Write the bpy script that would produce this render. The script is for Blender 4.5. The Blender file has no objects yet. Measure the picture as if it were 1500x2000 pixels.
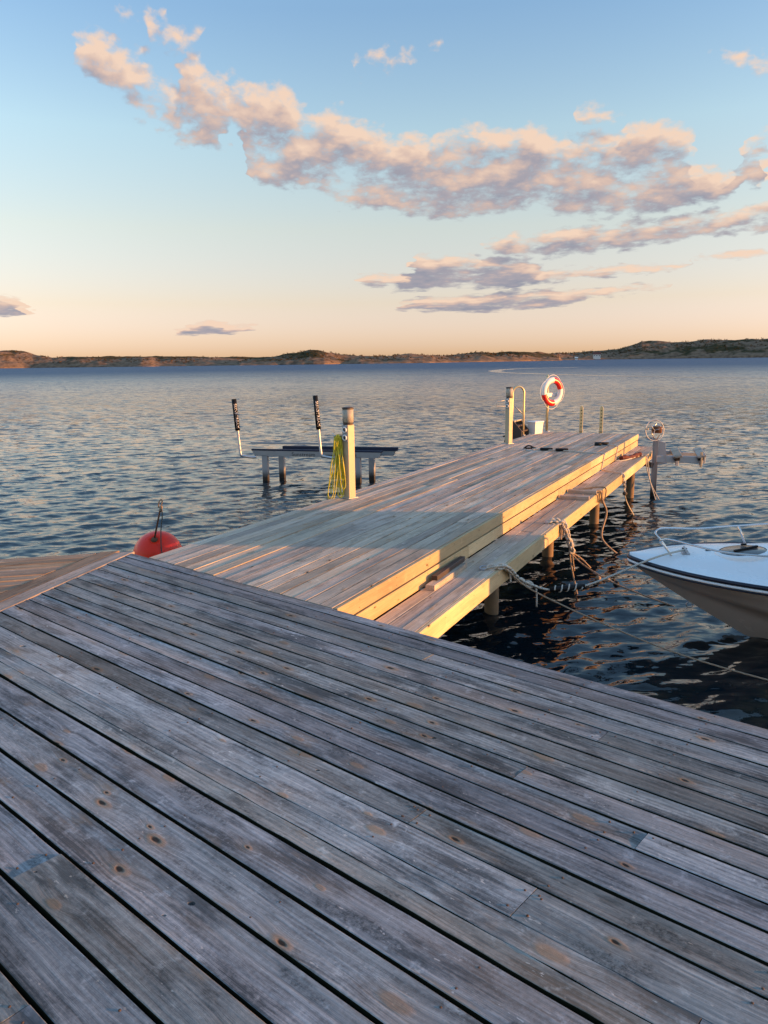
import bpy, bmesh, math, random
import numpy as np
from mathutils import Vector, Matrix

# ------------------------------------------------------------------ camera, sky, sun, exposure
sc = bpy.context.scene
col = sc.collection
rad = math.radians
EYE = 1.6                       # eye height above the deck (deck top is z = 0)
WATER = -1.05
SUN_AZ, SUN_EL = 98.0, 5.0      # degrees clockwise from the view direction / above the horizon

cam = bpy.data.cameras.new('camera'); cam_o = bpy.data.objects.new('camera', cam); col.objects.link(cam_o)
cam.sensor_fit = 'VERTICAL'; cam.sensor_height = 36.0; cam.lens = 27.0
cam.clip_start = 0.05; cam.clip_end = 20000
pitch, roll = math.atan(297.0/1500.0), 0.0135
R_ = Vector((1, 0, 0)); D_ = Vector((0, -math.sin(pitch), -math.cos(pitch))); F_ = Vector((0, math.cos(pitch), -math.sin(pitch)))
right = R_*math.cos(roll) + D_*math.sin(roll); up = R_*math.sin(roll) - D_*math.cos(roll)
m = Matrix((right, up, -F_)).transposed().to_4x4(); m.translation = (0, 0, EYE)
cam_o.matrix_world = m
sc.camera = cam_o

sc.render.engine = 'CYCLES'
sc.cycles.use_denoising = True
sc.cycles.max_bounces = 6; sc.cycles.diffuse_bounces = 3; sc.cycles.glossy_bounces = 3; sc.cycles.transmission_bounces = 5
sc.cycles.sample_clamp_indirect = 4.0
sc.cycles.caustics_reflective = False; sc.cycles.caustics_refractive = False
sc.view_settings.view_transform = 'Standard'; sc.view_settings.look = 'None'
sc.view_settings.gamma = 1.0; sc.view_settings.use_curve_mapping = False
sc.view_settings.exposure = 1.5
SKY_STRENGTH = 0.12

sun = bpy.data.lights.new('sun', 'SUN'); sun_o = bpy.data.objects.new('sun', sun); col.objects.link(sun_o)
sun.energy = 3.2; sun.angle = rad(0.5); sun.color = (1.0, 0.435, 0.115)
sdir = Vector((math.sin(rad(SUN_AZ))*math.cos(rad(SUN_EL)), math.cos(rad(SUN_AZ))*math.cos(rad(SUN_EL)), math.sin(rad(SUN_EL))))
sun_o.rotation_euler = sdir.to_track_quat('Z', 'Y').to_euler()
sun_o.location = (30, -5, 10)

# ---- tiny node helpers
class G:
    def __init__(s, nt): s.nt = nt
    def n(s, t, **kw):
        x = s.nt.nodes.new(t)
        for k, v in kw.items(): setattr(x, k, v)
        return x
    def put(s, sock, v):
        if hasattr(v, 'bl_rna') and v.bl_rna.identifier.startswith('NodeSocket') or isinstance(v, bpy.types.NodeSocket): s.nt.links.new(v, sock)
        elif v is not None: sock.default_value = v
    def m(s, op, a, b=None, c=None, clamp=False):
        x = s.n('ShaderNodeMath', operation=op, use_clamp=clamp)
        for i, v in enumerate((a, b, c)): s.put(x.inputs[i], v)
        return x.outputs[0]
    def v(s, op, a, b=None, sc=None):
        x = s.n('ShaderNodeVectorMath', operation=op)
        s.put(x.inputs[0], a); s.put(x.inputs[1], b)
        if sc is not None: s.put(x.inputs['Scale'], sc)
        return x.outputs['Value'] if op in ('LENGTH', 'DOT_PRODUCT') else x.outputs[0]
    def xyz(s, x=0.0, y=0.0, z=0.0):
        c = s.n('ShaderNodeCombineXYZ')
        for i, v in enumerate((x, y, z)): s.put(c.inputs[i], v)
        return c.outputs[0]
    def sep(s, v):
        c = s.n('ShaderNodeSeparateXYZ'); s.put(c.inputs[0], v); return c.outputs
    def noise(s, vec, scale=1.0, detail=2.0, rough=0.5, dist=0.0, out=0):
        x = s.n('ShaderNodeTexNoise'); s.put(x.inputs['Vector'], vec)
        x.inputs['Scale'].default_value = scale; x.inputs['Detail'].default_value = detail
        x.inputs['Roughness'].default_value = rough; x.inputs['Distortion'].default_value = dist
        return x.outputs[out]
    def rng(s, v, a, b, c=0.0, d=1.0, smooth=True):
        x = s.n('ShaderNodeMapRange', interpolation_type='SMOOTHSTEP' if smooth else 'LINEAR')
        s.put(x.inputs['Value'], v)
        for k, q in zip(('From Min', 'From Max', 'To Min', 'To Max'), (a, b, c, d)): s.put(x.inputs[k], q)
        return x.outputs[0]
    def mix(s, f, a, b, mode='MIX'):
        x = s.n('ShaderNodeMix', data_type='RGBA', blend_type=mode)
        s.put(x.inputs[0], f)
        for k, q in ((6, a), (7, b)):
            if isinstance(q, (tuple, list)): q = (*q[:3], 1.0)
            s.put(x.inputs[k], q)
        return x.outputs[2]
    def ramp(s, f, stops, interp='LINEAR'):
        x = s.n('ShaderNodeValToRGB'); s.put(x.inputs[0], f); r = x.color_ramp; r.interpolation = interp
        while len(r.elements) < len(stops): r.elements.new(0.5)
        for e, (p, c) in zip(r.elements, stops): e.position = p; e.color = (*c, 1.0)
        return x.outputs[0]

# ---- world: clear evening sky with a broken band of small clouds
world = bpy.data.worlds.new('World'); sc.world = world; world.use_nodes = True
wn = world.node_tree; wn.nodes.clear(); g = G(wn)
sky = g.n('ShaderNodeTexSky', sky_type='NISHITA', sun_disc=False)
sky.sun_elevation = rad(SUN_EL); sky.sun_rotation = rad(SUN_AZ); sky.air_density = 1.0; sky.dust_density = 0.3; sky.ozone_density = 1.0
gen = g.n('ShaderNodeTexCoord').outputs['Generated']
dx, dy, dz = g.sep(g.v('NORMALIZE', gen))
el = g.m('MULTIPLY', g.m('ARCSINE', dz), 57.29578)
az = g.m('MULTIPLY', g.m('ARCTAN2', dx, dy), 57.29578)
tint = g.ramp(g.m('DIVIDE', el, 40.0, clamp=True), [
    (0, (0.218, 0.224, 0.552)), (0.025, (0.225, 0.231, 0.569)), (0.1, (0.280, 0.239, 0.353)), (0.225, (0.356, 0.305, 0.332)), (0.375, (0.377, 0.378, 0.407)), (0.55, (0.301, 0.350, 0.439)), (0.75, (0.351, 0.440, 0.549)), (1, (0.471, 0.555, 0.674))])
base_sky = g.mix(1.0, sky.outputs[0], g.v('SCALE', tint, sc=3.0), 'MULTIPLY')

CLOUDS = [(-15.68, 21.38, 1.44, 0.65, -5.2, 0.9), (-13.53, 20.09, 1.48, 0.81, 13.7, 0.9), (-17.35, 18.44, 2.23, 1.05, -15.4, 1), (-15.07, 16.78, 3.61, 1.49, -21.5, 1), (-12.0, 18.38, 1.27, 0.85, -17.1, 0.9), (-10.07, 16.89, 4.61, 1.4, 2.1, 1), (-13.21, 15.13, 2.52, 1.01, -17.3, 0.9), (-7.73, 15.63, 3.13, 1.14, -8.7, 1), (-3.52, 15.93, 1.94, 0.72, -9.8, 0.8), (-4.28, 14.14, 2.3, 0.87, -9.7, 0.9), (0.34, 13.81, 4.99, 1.5, -10.8, 1), (-6.47, 12.23, 2.3, 0.77, -9.4, 0.8), (-0.77, 11.59, 4.13, 1.23, -8.6, 1), (4.61, 12.14, 6.77, 1.86, -7.7, 1), (8.46, 14.5, 4.0, 0.92, -7.8, 0.9), (9.19, 12.6, 5.75, 1.76, -2.7, 1), (14.99, 12.58, 5.5, 1.72, -4.0, 1), (19.14, 13.98, 2.06, 0.88, -25.4, 0.9), (14.94, 15.29, 1.39, 0.53, -29.6, 0.85), (19.31, 11.02, 4.0, 1.42, -4.5, 1), (23.32, 11.28, 1.96, 0.75, -10.5, 0.85), (4.97, 10.17, 3.41, 0.72, -1.6, 0.9), (16.1, 10.0, 5.16, 0.76, -3.6, 0.9), (13.48, 7.87, 5.68, 0.93, 0.4, 0.95), (20.1, 8.31, 5.28, 0.95, 4.2, 1), (25.01, 8.57, 2.67, 1.07, 3.3, 1), (6.79, 6.83, 4.15, 0.48, -4.6, 0.8), (6.81, 5.55, 8.15, 0.62, 0.6, 0.95), (14.58, 5.82, 5.66, 0.4, -0.3, 0.75), (7.91, 3.95, 6.34, 0.6, 1.7, 0.95), (14.64, 4.39, 4.66, 0.38, 2.1, 0.75), (24.27, 6.4, 2.73, 0.28, -0.7, 0.8), (-25.27, 3.79, 1.36, 0.64, 1.0, 1), (-11.91, 2.23, 2.67, 0.32, 2.7, 0.9), (-12.32, 2.51, 1.14, 0.32, -0.2, 0.8), (-0.11, 18.97, 1.57, 0.63, 9.3, 0.72), (2.16, 19.79, 2.08, 0.39, 6.6, 0.7), (23.43, 17.78, 1.91, 0.53, -19.9, 0.8), (24.71, 13.31, 1.05, 0.57, 3.3, 0.9), (-9.59, 22.23, 1.07, 0.31, -7.3, 0.75), (-18.51, 21.07, 0.74, 0.47, 5.7, 0.55), (-10.73, 19.98, 0.54, 0.44, -27.2, 0.6), (19.54, 17.68, 1.24, 0.69, -6.6, 0.45), (4.6, 15.72, 0.7, 0.36, -1.9, 0.45), (11.49, 16.86, 0.68, 0.29, -3.9, 0.45)]

BANDS = [(*range(2, 18), 19, 20, 21, 22, 38), (23, 24, 25), (26, 27, 28, 31), (29, 30, 32, 33, 34), (0, 1, 35, 36, 18, 37)]
cg = bpy.data.node_groups.new('cloud_density', 'ShaderNodeTree')
cg.interface.new_socket('Vector', in_out='INPUT', socket_type='NodeSocketVector')
cg.interface.new_socket('Density', in_out='OUTPUT', socket_type='NodeSocketFloat')
cg.interface.new_socket('Bulk', in_out='OUTPUT', socket_type='NodeSocketFloat')
c = G(cg); gi = c.n('NodeGroupInput'); go = c.n('NodeGroupOutput')
p0 = gi.outputs[0]
sa_, se_, _z = c.sep(p0)
kk = c.m('DIVIDE', c.m('ADD', c.m('MAXIMUM', se_, 0.0), 2.0), 16.0)          # layers foreshorten low in the sky
stretch = c.n('ShaderNodeMapping'); c.put(stretch.inputs[0], c.xyz(sa_, c.m('MULTIPLY', c.m('LOGARITHM', c.m('ADD', c.m('MAXIMUM', se_, 0.0), 2.0), 2.71828), 16.0), 0.0)); stretch.inputs['Scale'].default_value = (0.75, 1.35, 1)
warp = c.v('SUBTRACT', c.noise(stretch.outputs[0], 0.7, 2, 0.55, out=1), (0.5, 0.5, 0.5))
wx_, wy_, _z = c.sep(warp)
pw = c.v('ADD', p0, c.xyz(c.m('MULTIPLY', wx_, 3.4), c.m('MULTIPLY', wy_, c.m('MULTIPLY', kk, 2.0)), 0.0))
wa, we, _ = c.sep(pw)
un = c.m('DIVIDE', c.m('ADD', wa, 32.0), 64.0, clamp=True)
def fcurve(vals):
    x = c.n('ShaderNodeFloatCurve'); c.put(x.inputs['Value'], un); cv = x.mapping.curves[0]
    n = len(vals)
    cv.points[0].location = (0, vals[0]); cv.points[1].location = (1, vals[-1])
    for i in range(1, n-1): cv.points.new(i/(n-1), vals[i])
    for q in cv.points: q.handle_type = 'AUTO_CLAMPED'
    x.mapping.update(); return x.outputs[0]
cov = None
grid = np.linspace(-32, 32, 129)
for ids in BANDS:
    mids, halfs = [], []
    for A in grid:
        top, bot = -99, 99
        for k in ids:
            a_, e_, rx, ry, ro, w_ = CLOUDS[k]; t = (A-a_)/(rx*1.14)
            if abs(t) < 1:
                cc_ = e_+(A-a_)*math.tan(rad(max(-20, min(20, ro)))); h = ry*1.12*w_*math.sqrt(1-t*t)
                top = max(top, cc_+h); bot = min(bot, cc_-h)
        if top < 0: mids.append(None); halfs.append(-0.9)
        else: mids.append((top+bot)/2); halfs.append((top-bot)/2)
    known = [i for i, m_ in enumerate(mids) if m_ is not None]
    mids = [m_ if m_ is not None else mids[min(known, key=lambda q: abs(q-i))] for i, m_ in enumerate(mids)]
    mid = c.m('MULTIPLY', fcurve([m_/25 for m_ in mids]), 25.0)
    half = c.m('SUBTRACT', c.m('MULTIPLY', fcurve([(h+1.0)/5 for h in halfs]), 5.0), 1.0)
    f = c.m('SUBTRACT', half, c.m('ABSOLUTE', c.m('SUBTRACT', we, mid)))
    cov = f if cov is None else c.m('MAXIMUM', cov, f)
cov = c.rng(c.m('DIVIDE', cov, c.m('MAXIMUM', kk, 0.28)), -0.75, 1.0, 0.0, 1.0)
gate = c.rng(cov, 0.02, 0.2)
fbig = c.noise(stretch.outputs[0], 0.34, 2, 0.5, 0.2)
fmid = c.noise(stretch.outputs[0], 0.95, 3, 0.5, 0.3)
fb = c.noise(stretch.outputs[0], 1.5, 7, 0.62, 0.2)
bulk = c.m('ADD', cov, c.m('ADD', c.m('MULTIPLY', c.m('SUBTRACT', fbig, 0.5), 1.9), c.m('MULTIPLY', c.m('SUBTRACT', fmid, 0.5), 0.95)))
dens = c.m('ADD', bulk, c.m('MULTIPLY', c.m('SUBTRACT', fb, 0.5), 1.2))
lowb = c.rng(se_, 8.0, 5.0, 0.0, 0.22)
bulk = c.m('ADD', bulk, lowb); dens = c.m('ADD', dens, lowb)
c.put(go.inputs[0], c.m('MULTIPLY', dens, gate)); c.put(go.inputs[1], c.m('MULTIPLY', bulk, gate))
def cloud(vec):
    x = wn.nodes.new('ShaderNodeGroup'); x.node_tree = cg; g.put(x.inputs[0], vec); return x.outputs
pv = g.xyz(az, el, 0.0)
c1 = cloud(pv); d1 = c1[0]; b1_ = c1[1]
b2_ = cloud(g.v('ADD', pv, g.xyz(0.35, g.rng(el, 0.0, 16.0, 0.3, 1.15, False), 0.0)))[1]
alpha = g.rng(d1, 0.40, 1.15)
lit = g.m('ADD', g.m('MULTIPLY', g.m('SUBTRACT', b1_, b2_), 0.75), g.rng(el, 6.0, 18.0, 0.30, 0.64, False))
lit = g.m('ADD', lit, g.m('MULTIPLY', g.m('SUBTRACT', d1, b1_), 0.45))
lit = g.m('SUBTRACT', lit, g.m('MULTIPLY', g.rng(b1_, 0.7, 1.5), 0.14))
ccol = g.ramp(lit, [(0.0, (0.29, 0.30, 0.375)), (0.33, (0.40, 0.365, 0.41)), (0.64, (0.70, 0.51, 0.43)), (1.0, (0.92, 0.67, 0.51))])
ccol = g.v('SCALE', ccol, sc=1.0/(SKY_STRENGTH*2.83))
final = g.mix(g.m('MULTIPLY', alpha, 0.95), base_sky, ccol)
bg = g.n('ShaderNodeBackground'); g.put(bg.inputs[0], final); bg.inputs[1].default_value = SKY_STRENGTH
wo = g.n('ShaderNodeOutputWorld'); wn.links.new(bg.outputs[0], wo.inputs[0])
world.cycles.sampling_method = 'MANUAL'; world.cycles.sample_map_resolution = 1024

# ------------------------------------------------------------------ helpers
rnd = random.Random(7)
class MB:
    def __init__(s): s.v = []; s.f = []; s.sm = []
    def add(s, vs, fs, smooth=False):
        o = len(s.v); s.v += [tuple(q) for q in vs]; s.f += [tuple(i+o for i in f) for f in fs]; s.sm += [smooth]*len(fs); return s
    def box(s, c0, c1, M=None):
        (a, b, c_), (d, e, f) = c0, c1
        vs = [Vector(q) for q in ((a,b,c_),(d,b,c_),(d,e,c_),(a,e,c_),(a,b,f),(d,b,f),(d,e,f),(a,e,f))]
        if M is not None: vs = [M @ q for q in vs]
        return s.add(vs, [(0,3,2,1),(4,5,6,7),(0,1,5,4),(1,2,6,5),(2,3,7,6),(3,0,4,7)])
    def cbox(s, size, M=None, ch=0.004):
        """box centred on origin with chamfered edges"""
        bm = bmesh.new(); bmesh.ops.create_cube(bm, size=1.0)
        for q in bm.verts: q.co = Vector((q.co.x*size[0], q.co.y*size[1], q.co.z*size[2]))
        bmesh.ops.bevel(bm, geom=list(bm.edges), offset=ch, segments=1, affect='EDGES')
        bm.verts.index_update()
        vs = [q.co.copy() for q in bm.verts]; fs = [[q.index for q in f.verts] for f in bm.faces]; bm.free()
        if M is not None: vs = [M @ q for q in vs]
        return s.add(vs, fs)
    def tube(s, pts, r, n=8, caps=True, closed=False):
        P = [Vector(p) for p in pts]; N = len(P); rr = r if hasattr(r, '__len__') else [r]*N
        vs = []; prev = None
        for i in range(N):
            if closed: t = P[(i+1) % N]-P[i-1]
            else: t = P[min(i+1, N-1)]-P[max(i-1, 0)]
            t.normalize()
            if prev is None:
                a = Vector((0,0,1)) if abs(t.z) < .9 else Vector((1,0,0))
                x = t.cross(a).normalized()
            else: x = (prev - t*prev.dot(t)).normalized()
            prev = x; y = t.cross(x)
            for k in range(n):
                an = 2*math.pi*k/n; vs.append(P[i] + (x*math.cos(an)+y*math.sin(an))*rr[i])
        fs = []
        for i in range(N if closed else N-1):
            j = (i+1) % N
            for k in range(n): fs.append((i*n+k, i*n+(k+1)%n, j*n+(k+1)%n, j*n+k))
        s.add(vs, fs, True)
        if caps and not closed:
            o = len(s.v)-len(vs)
            s.f.append(tuple(o+k for k in reversed(range(n)))); s.f.append(tuple(o+(N-1)*n+k for k in range(n))); s.sm += [False, False]
        return s
    def lathe(s, prof, n=20, M=None, smooth=True):
        vs = []; fs = []
        for (r, z) in prof:
            for k in range(n):
                an = 2*math.pi*k/n; q = Vector((r*math.cos(an), r*math.sin(an), z)); vs.append(M @ q if M is not None else q)
        for i in range(len(prof)-1):
            for k in range(n): fs.append((i*n+k, i*n+(k+1)%n, (i+1)*n+(k+1)%n, (i+1)*n+k))
        return s.add(vs, fs, smooth)
    def build(s, name, mat, parent=None, loc=None, rot=None):
        me = bpy.data.meshes.new(name); me.from_pydata(s.v, [], s.f)
        me.polygons.foreach_set('use_smooth', s.sm); me.update()
        return link(name, me, mat, parent, loc, rot)
def link(name, me, mat, parent=None, loc=None, rot=None):
    o = bpy.data.objects.new(name, me); col.objects.link(o)
    if mat is not None and not me.materials: me.materials.append(mat)
    if parent is not None: o.parent = parent
    if loc is not None: o.location = loc
    if rot is not None: o.rotation_euler = rot
    return o
def tag(o, label=None, cat=None, group=None, kind=None):
    if label: o['label'] = label
    if cat: o['category'] = cat
    if group: o['group'] = group
    if kind: o['kind'] = kind
    return o
def thing(name, label, cat, loc=(0, 0, 0), rz=0.0, group=None):
    o = bpy.data.objects.new(name, None); col.objects.link(o); o.location = loc; o.rotation_euler = (0, 0, rz)
    o.empty_display_size = 0.1
    return tag(o, label, cat, group)
def azv(a): return Vector((math.sin(rad(a)), math.cos(rad(a)), 0))
def smooth_path(pts, k=6):
    """Catmull-Rom through points"""
    P = [Vector(p) for p in pts]; out = []
    for i in range(len(P)-1):
        a, b, c_, d = P[max(i-1, 0)], P[i], P[i+1], P[min(i+2, len(P)-1)]
        for j in range(k):
            t = j/k
            out.append(0.5*((2*b)+(c_-a)*t+(2*a-5*b+4*c_-d)*t*t+(3*b-a-3*c_+d)*t**3))
    out.append(P[-1]); return out
def sag(a, b, amount, n=24):
    a, b = Vector(a), Vector(b)
    return [a.lerp(b, i/n) - Vector((0, 0, amount*4*(i/n)*(1-i/n))) for i in range(n+1)]

# ------------------------------------------------------------------ materials
def new_mat(name):
    mt = bpy.data.materials.new(name); mt.use_nodes = True
    nt = mt.node_tree; b = nt.nodes['Principled BSDF']
    return mt, G(nt), b
def plain(name, colr, rough=0.5, metal=0.0, spec=0.5, var=0.12, scale=14.0, bump=0.0, **kw):
    mt, g, b = new_mat(name)
    tc = g.n('ShaderNodeTexCoord').outputs['Object']
    nz = g.noise(tc, scale, 5, 0.6)
    g.put(b.inputs['Base Color'], g.mix(nz, tuple(x*(1-var) for x in colr), tuple(min(1, x*(1+var)) for x in colr)))
    g.put(b.inputs['Roughness'], g.rng(nz, 0.3, 0.7, max(0, rough-0.08), min(1, rough+0.08), False))
    b.inputs['Metallic'].default_value = metal; b.inputs['Specular IOR Level'].default_value = spec
    if bump:
        bp = g.n('ShaderNodeBump'); bp.inputs['Strength'].default_value = bump; bp.inputs['Distance'].default_value = 0.004
        g.put(bp.inputs['Height'], g.noise(tc, scale*4, 4, 0.6)); g.put(b.inputs['Normal'], bp.outputs[0])
    for k, v in kw.items(): b.inputs[k].default_value = v
    return mt

def wood(name, light, mid, dark, warm, knot=(0.20, 0.12, 0.07), stain=0.6, warm_amt=0.35, knots=0.55, bump=0.7, rough=0.75, spec=0.35, streak=1.0, knot_warm=0.7, flecks=0.3, tonevar=0.2, contrast=1.0, patches=0.25):
    mt, g, b = new_mat(name)
    tc = g.n('ShaderNodeTexCoord').outputs['Object']
    rn = g.n('ShaderNodeObjectInfo').outputs['Random']
    rn2 = g.m('FRACT', g.m('MULTIPLY', rn, 17.31))
    P = g.v('ADD', tc, g.xyz(g.m('MULTIPLY', rn, 61.0), g.m('MULTIPLY', rn2, 23.0), g.m('MULTIPLY', rn, 9.0)))
    px, py, pz = g.sep(P)
    # knots
    kv = g.xyz(g.m('MULTIPLY', px, 2.6), g.m('MULTIPLY', g.m('ADD', py, pz), 6.0), 0.0)
    vo = g.n('ShaderNodeTexVoronoi', voronoi_dimensions='2D'); g.put(vo.inputs['Vector'], g.v('ADD', kv, g.v('SCALE', g.noise(P, 14, 3, out=1), sc=0.10))); vo.inputs['Scale'].default_value = 1.0
    kd = vo.outputs['Distance']; kr, kg_, kb = g.sep(vo.outputs['Color'])
    act = g.m('LESS_THAN', kr, knots)
    size = g.rng(kg_, 0, 1, 0.06, 0.15, False)
    rel = g.m('DIVIDE', kd, size)
    kmask = g.m('MULTIPLY', act, g.rng(rel, 0.6, 1.15, 1.0, 0.0))
    kcore = g.m('MULTIPLY', g.m('MULTIPLY', act, g.m('GREATER_THAN', kb, 0.55)), g.rng(rel, 0.22, 0.5, 1.0, 0.0))
    halo = g.m('MULTIPLY', act, g.rng(rel, 0.8, 3.2, 1.0, 0.0))
    # warped grain
    wob = g.m('SUBTRACT', g.noise(g.xyz(g.m('MULTIPLY', px, 1.3), g.m('MULTIPLY', py, 7.0), pz), 1.0, 2), 0.5)
    yy = g.m('ADD', g.m('ADD', py, g.m('MULTIPLY', wob, 0.035)), g.m('MULTIPLY', halo, 0.012))
    fib = g.noise(g.xyz(g.m('MULTIPLY', px, 1.6), g.m('MULTIPLY', yy, 75.0), g.m('MULTIPLY', pz, 75.0)), 1.0, 4, 0.6)
    fine = g.noise(g.xyz(g.m('MULTIPLY', px, 9.0), g.m('MULTIPLY', yy, 420.0), g.m('MULTIPLY', pz, 420.0)), 1.0, 3, 0.6)
    ring = g.m('SINE', g.m('ADD', g.m('MULTIPLY', yy, 340.0), g.m('MULTIPLY', g.noise(g.xyz(g.m('MULTIPLY', px, 0.7), g.m('MULTIPLY', py, 4.0), 0.0), 1.0, 1), 22.0)))
    blot = g.noise(g.xyz(g.m('MULTIPLY', px, 2.2), g.m('MULTIPLY', py, 9.0), pz), 1.0, 6, 0.65)
    big = g.noise(g.xyz(g.m('MULTIPLY', px, 0.8), g.m('MULTIPLY', py, 3.0), pz), 1.0, 3, 0.5)
    spk = g.noise(P, 70, 5, 0.7)
    t = g.m('ADD', g.m('MULTIPLY', g.m('SUBTRACT', fib, 0.5), 1.3*streak), g.m('ADD', 0.5, g.m('MULTIPLY', g.m('SUBTRACT', blot, 0.5), 1.6)))
    t = g.m('ADD', t, g.m('MULTIPLY', g.m('SUBTRACT', spk, 0.5), 0.45))
    t = g.m('ADD', t, g.m('MULTIPLY', g.m('SUBTRACT', fine, 0.5), 0.5*streak))
    t = g.m('ADD', t, g.m('MULTIPLY', ring, 0.07*streak))
    t = g.m('ADD', 0.5, g.m('MULTIPLY', g.m('SUBTRACT', t, 0.5), contrast))
    cc = g.ramp(t, [(0.12, dark), (0.5, mid), (0.88, light)])
    cc = g.mix(g.m('MULTIPLY', g.rng(big, 0.45, 0.72), warm_amt), cc, warm)
    # mould and dirt
    md = g.m('MULTIPLY', g.rng(blot, 0.50, 0.68), g.rng(spk, 0.30, 0.70, 0.45, 1.0))
    cc = g.mix(g.m('MULTIPLY', md, stain), cc, tuple(x*0.42 for x in dark))
    pale = g.m('MULTIPLY', g.rng(g.noise(P, 11, 5, 0.7), 0.57, 0.72), 0.5)
    cc = g.mix(pale, cc, tuple(min(1, x*1.25) for x in light))
    pn = g.noise(g.xyz(g.m('MULTIPLY', px, 1.7), g.m('MULTIPLY', py, 6.5), g.m('ADD', pz, 7.0)), 1.0, 7, 0.7)
    cc = g.mix(g.m('MULTIPLY', g.rng(pn, 0.53, 0.66), patches), cc, tuple(x*0.75 for x in dark))
    pb = g.noise(g.xyz(g.m('MULTIPLY', px, 2.6), g.m('MULTIPLY', py, 9.0), g.m('ADD', pz, 17.0)), 1.0, 6, 0.7)
    cc = g.mix(g.m('MULTIPLY', g.rng(pb, 0.57, 0.72), patches*0.85), cc, g.mix(spk, warm, tuple(x*0.55 for x in warm)))
    fl = g.m('MULTIPLY', g.rng(g.noise(g.xyz(g.m('MULTIPLY', px, 22.0), g.m('MULTIPLY', py, 48.0), pz), 1.0, 3, 0.6), 0.66, 0.74), flecks)
    cc = g.mix(fl, cc, g.mix(g.noise(P, 6, 2), tuple(min(1, x*1.5) for x in light), warm))
    # knots
    cc = g.mix(g.m('MULTIPLY', halo, 0.28*knot_warm), cc, warm)
    cc = g.mix(g.m('MULTIPLY', kmask, knot_warm), cc, g.mix(g.noise(P, 120, 3), knot, warm))
    cc = g.mix(kcore, cc, (0.022, 0.014, 0.010))
    # per-board tone
    tone = g.m('MULTIPLY', g.rng(rn2, 0, 1, 1-tonevar, 1+tonevar, False), g.rng(g.noise(g.xyz(g.m('MULTIPLY', px, 0.55), g.m('MULTIPLY', py, 1.5), pz), 1.0, 2, 0.5), 0.3, 0.7, 0.72, 1.25, False))
    cc = g.mix(1.0, cc, g.xyz(tone, tone, g.m('MULTIPLY', tone, g.rng(rn, 0, 1, 0.94, 1.05, False))), 'MULTIPLY')
    g.put(b.inputs['Base Color'], cc)
    g.put(b.inputs['Roughness'], g.rng(fib, 0.3, 0.7, rough-0.1, rough+0.12, False))
    b.inputs['Specular IOR Level'].default_value = spec
    h = g.m('ADD', g.m('MULTIPLY', fib, 1.0), g.m('MULTIPLY', fine, 0.5))
    h = g.m('ADD', h, g.m('MULTIPLY', spk, 0.35))
    h = g.m('SUBTRACT', g.m('ADD', h, g.m('MULTIPLY', kmask, 0.7)), g.m('MULTIPLY', kcore, 2.5))
    bp = g.n('ShaderNodeBump'); bp.inputs['Strength'].default_value = bump; bp.inputs['Distance'].default_value = 0.0022
    g.put(bp.inputs['Height'], h); g.put(b.inputs['Normal'], bp.outputs[0])
    return mt

M = {}
M['deck'] = wood('weathered_deck_wood', (0.43, 0.442, 0.447), (0.222, 0.233, 0.243), (0.062, 0.068, 0.074), (0.31, 0.215, 0.14), stain=0.92, warm_amt=0.30, flecks=0.9, tonevar=0.27, contrast=1.4, patches=0.75, bump=0.75, streak=0.55, spec=0.3)
M['pier'] = wood('weathered_pier_wood', (0.58, 0.49, 0.405), (0.44, 0.362, 0.292), (0.22, 0.178, 0.145), (0.49, 0.34, 0.225), stain=0.35, warm_amt=0.45, bump=1.5, knots=0.3, spec=0.2)
M['landing'] = wood('brown_landing_wood', (0.46, 0.33, 0.23), (0.34, 0.235, 0.16), (0.15, 0.105, 0.075), (0.42, 0.26, 0.155), stain=0.5, warm_amt=0.5, bump=1.0, knots=0.25, spec=0.12)
M['fascia'] = wood('pale_planed_timber', (0.60, 0.46, 0.27), (0.53, 0.40, 0.225), (0.42, 0.30, 0.165), (0.50, 0.34, 0.17), knot=(0.30, 0.17, 0.08), stain=0.35, warm_amt=0.35, knots=0.4, bump=0.25, rough=0.7, knot_warm=0.5)
M['moss_gap_shade'] = plain('mossy_edge_gap_shade', (0.016, 0.018, 0.010), 0.95, spec=0.05, var=0.5, scale=40)  # mossy edge wood with the shade of the gaps put into its colour
M['pile'] = plain('pile_wood', (0.20, 0.125, 0.065), 0.8, var=0.35, bump=0.5)
M['dark_wood'] = plain('dark_timber', (0.06, 0.045, 0.035), 0.8, var=0.3, bump=0.4)
M['alu'] = plain('grey_aluminium', (0.55, 0.55, 0.56), 0.42, 0.6, bump=0.05)
M['steel'] = plain('stainless_steel', (0.62, 0.61, 0.60), 0.22, 1.0)
M['galv'] = plain('galvanised_steel', (0.42, 0.43, 0.45), 0.5, 0.5, bump=0.1)
M['screw'] = plain('dull_screw_steel', (0.10, 0.06, 0.04), 0.7, 0.3)
M['rust'] = plain('rusty_iron', (0.16, 0.07, 0.035), 0.85, 0.2, var=0.4, bump=0.5)
M['black'] = plain('black_rubber', (0.009, 0.009, 0.010), 0.6, spec=0.25)
M['bpost'] = plain('beige_powder_coat', (0.47, 0.38, 0.25), 0.45)
M['panel'] = plain('grey_panel_plastic', (0.30, 0.29, 0.30), 0.5)
M['white'] = plain('white_plastic', (0.78, 0.77, 0.74), 0.4, var=0.05)
M['red'] = plain('red_plastic', (0.72, 0.02, 0.012), 0.32, var=0.08)
M['buoy'] = plain('orange_red_buoy_plastic', (0.93, 0.03, 0.006), 0.3, var=0.1, scale=5, spec=0.3)
M['brass'] = plain('yellowish_steel', (0.74, 0.58, 0.30), 0.38, 0.45)
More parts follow.
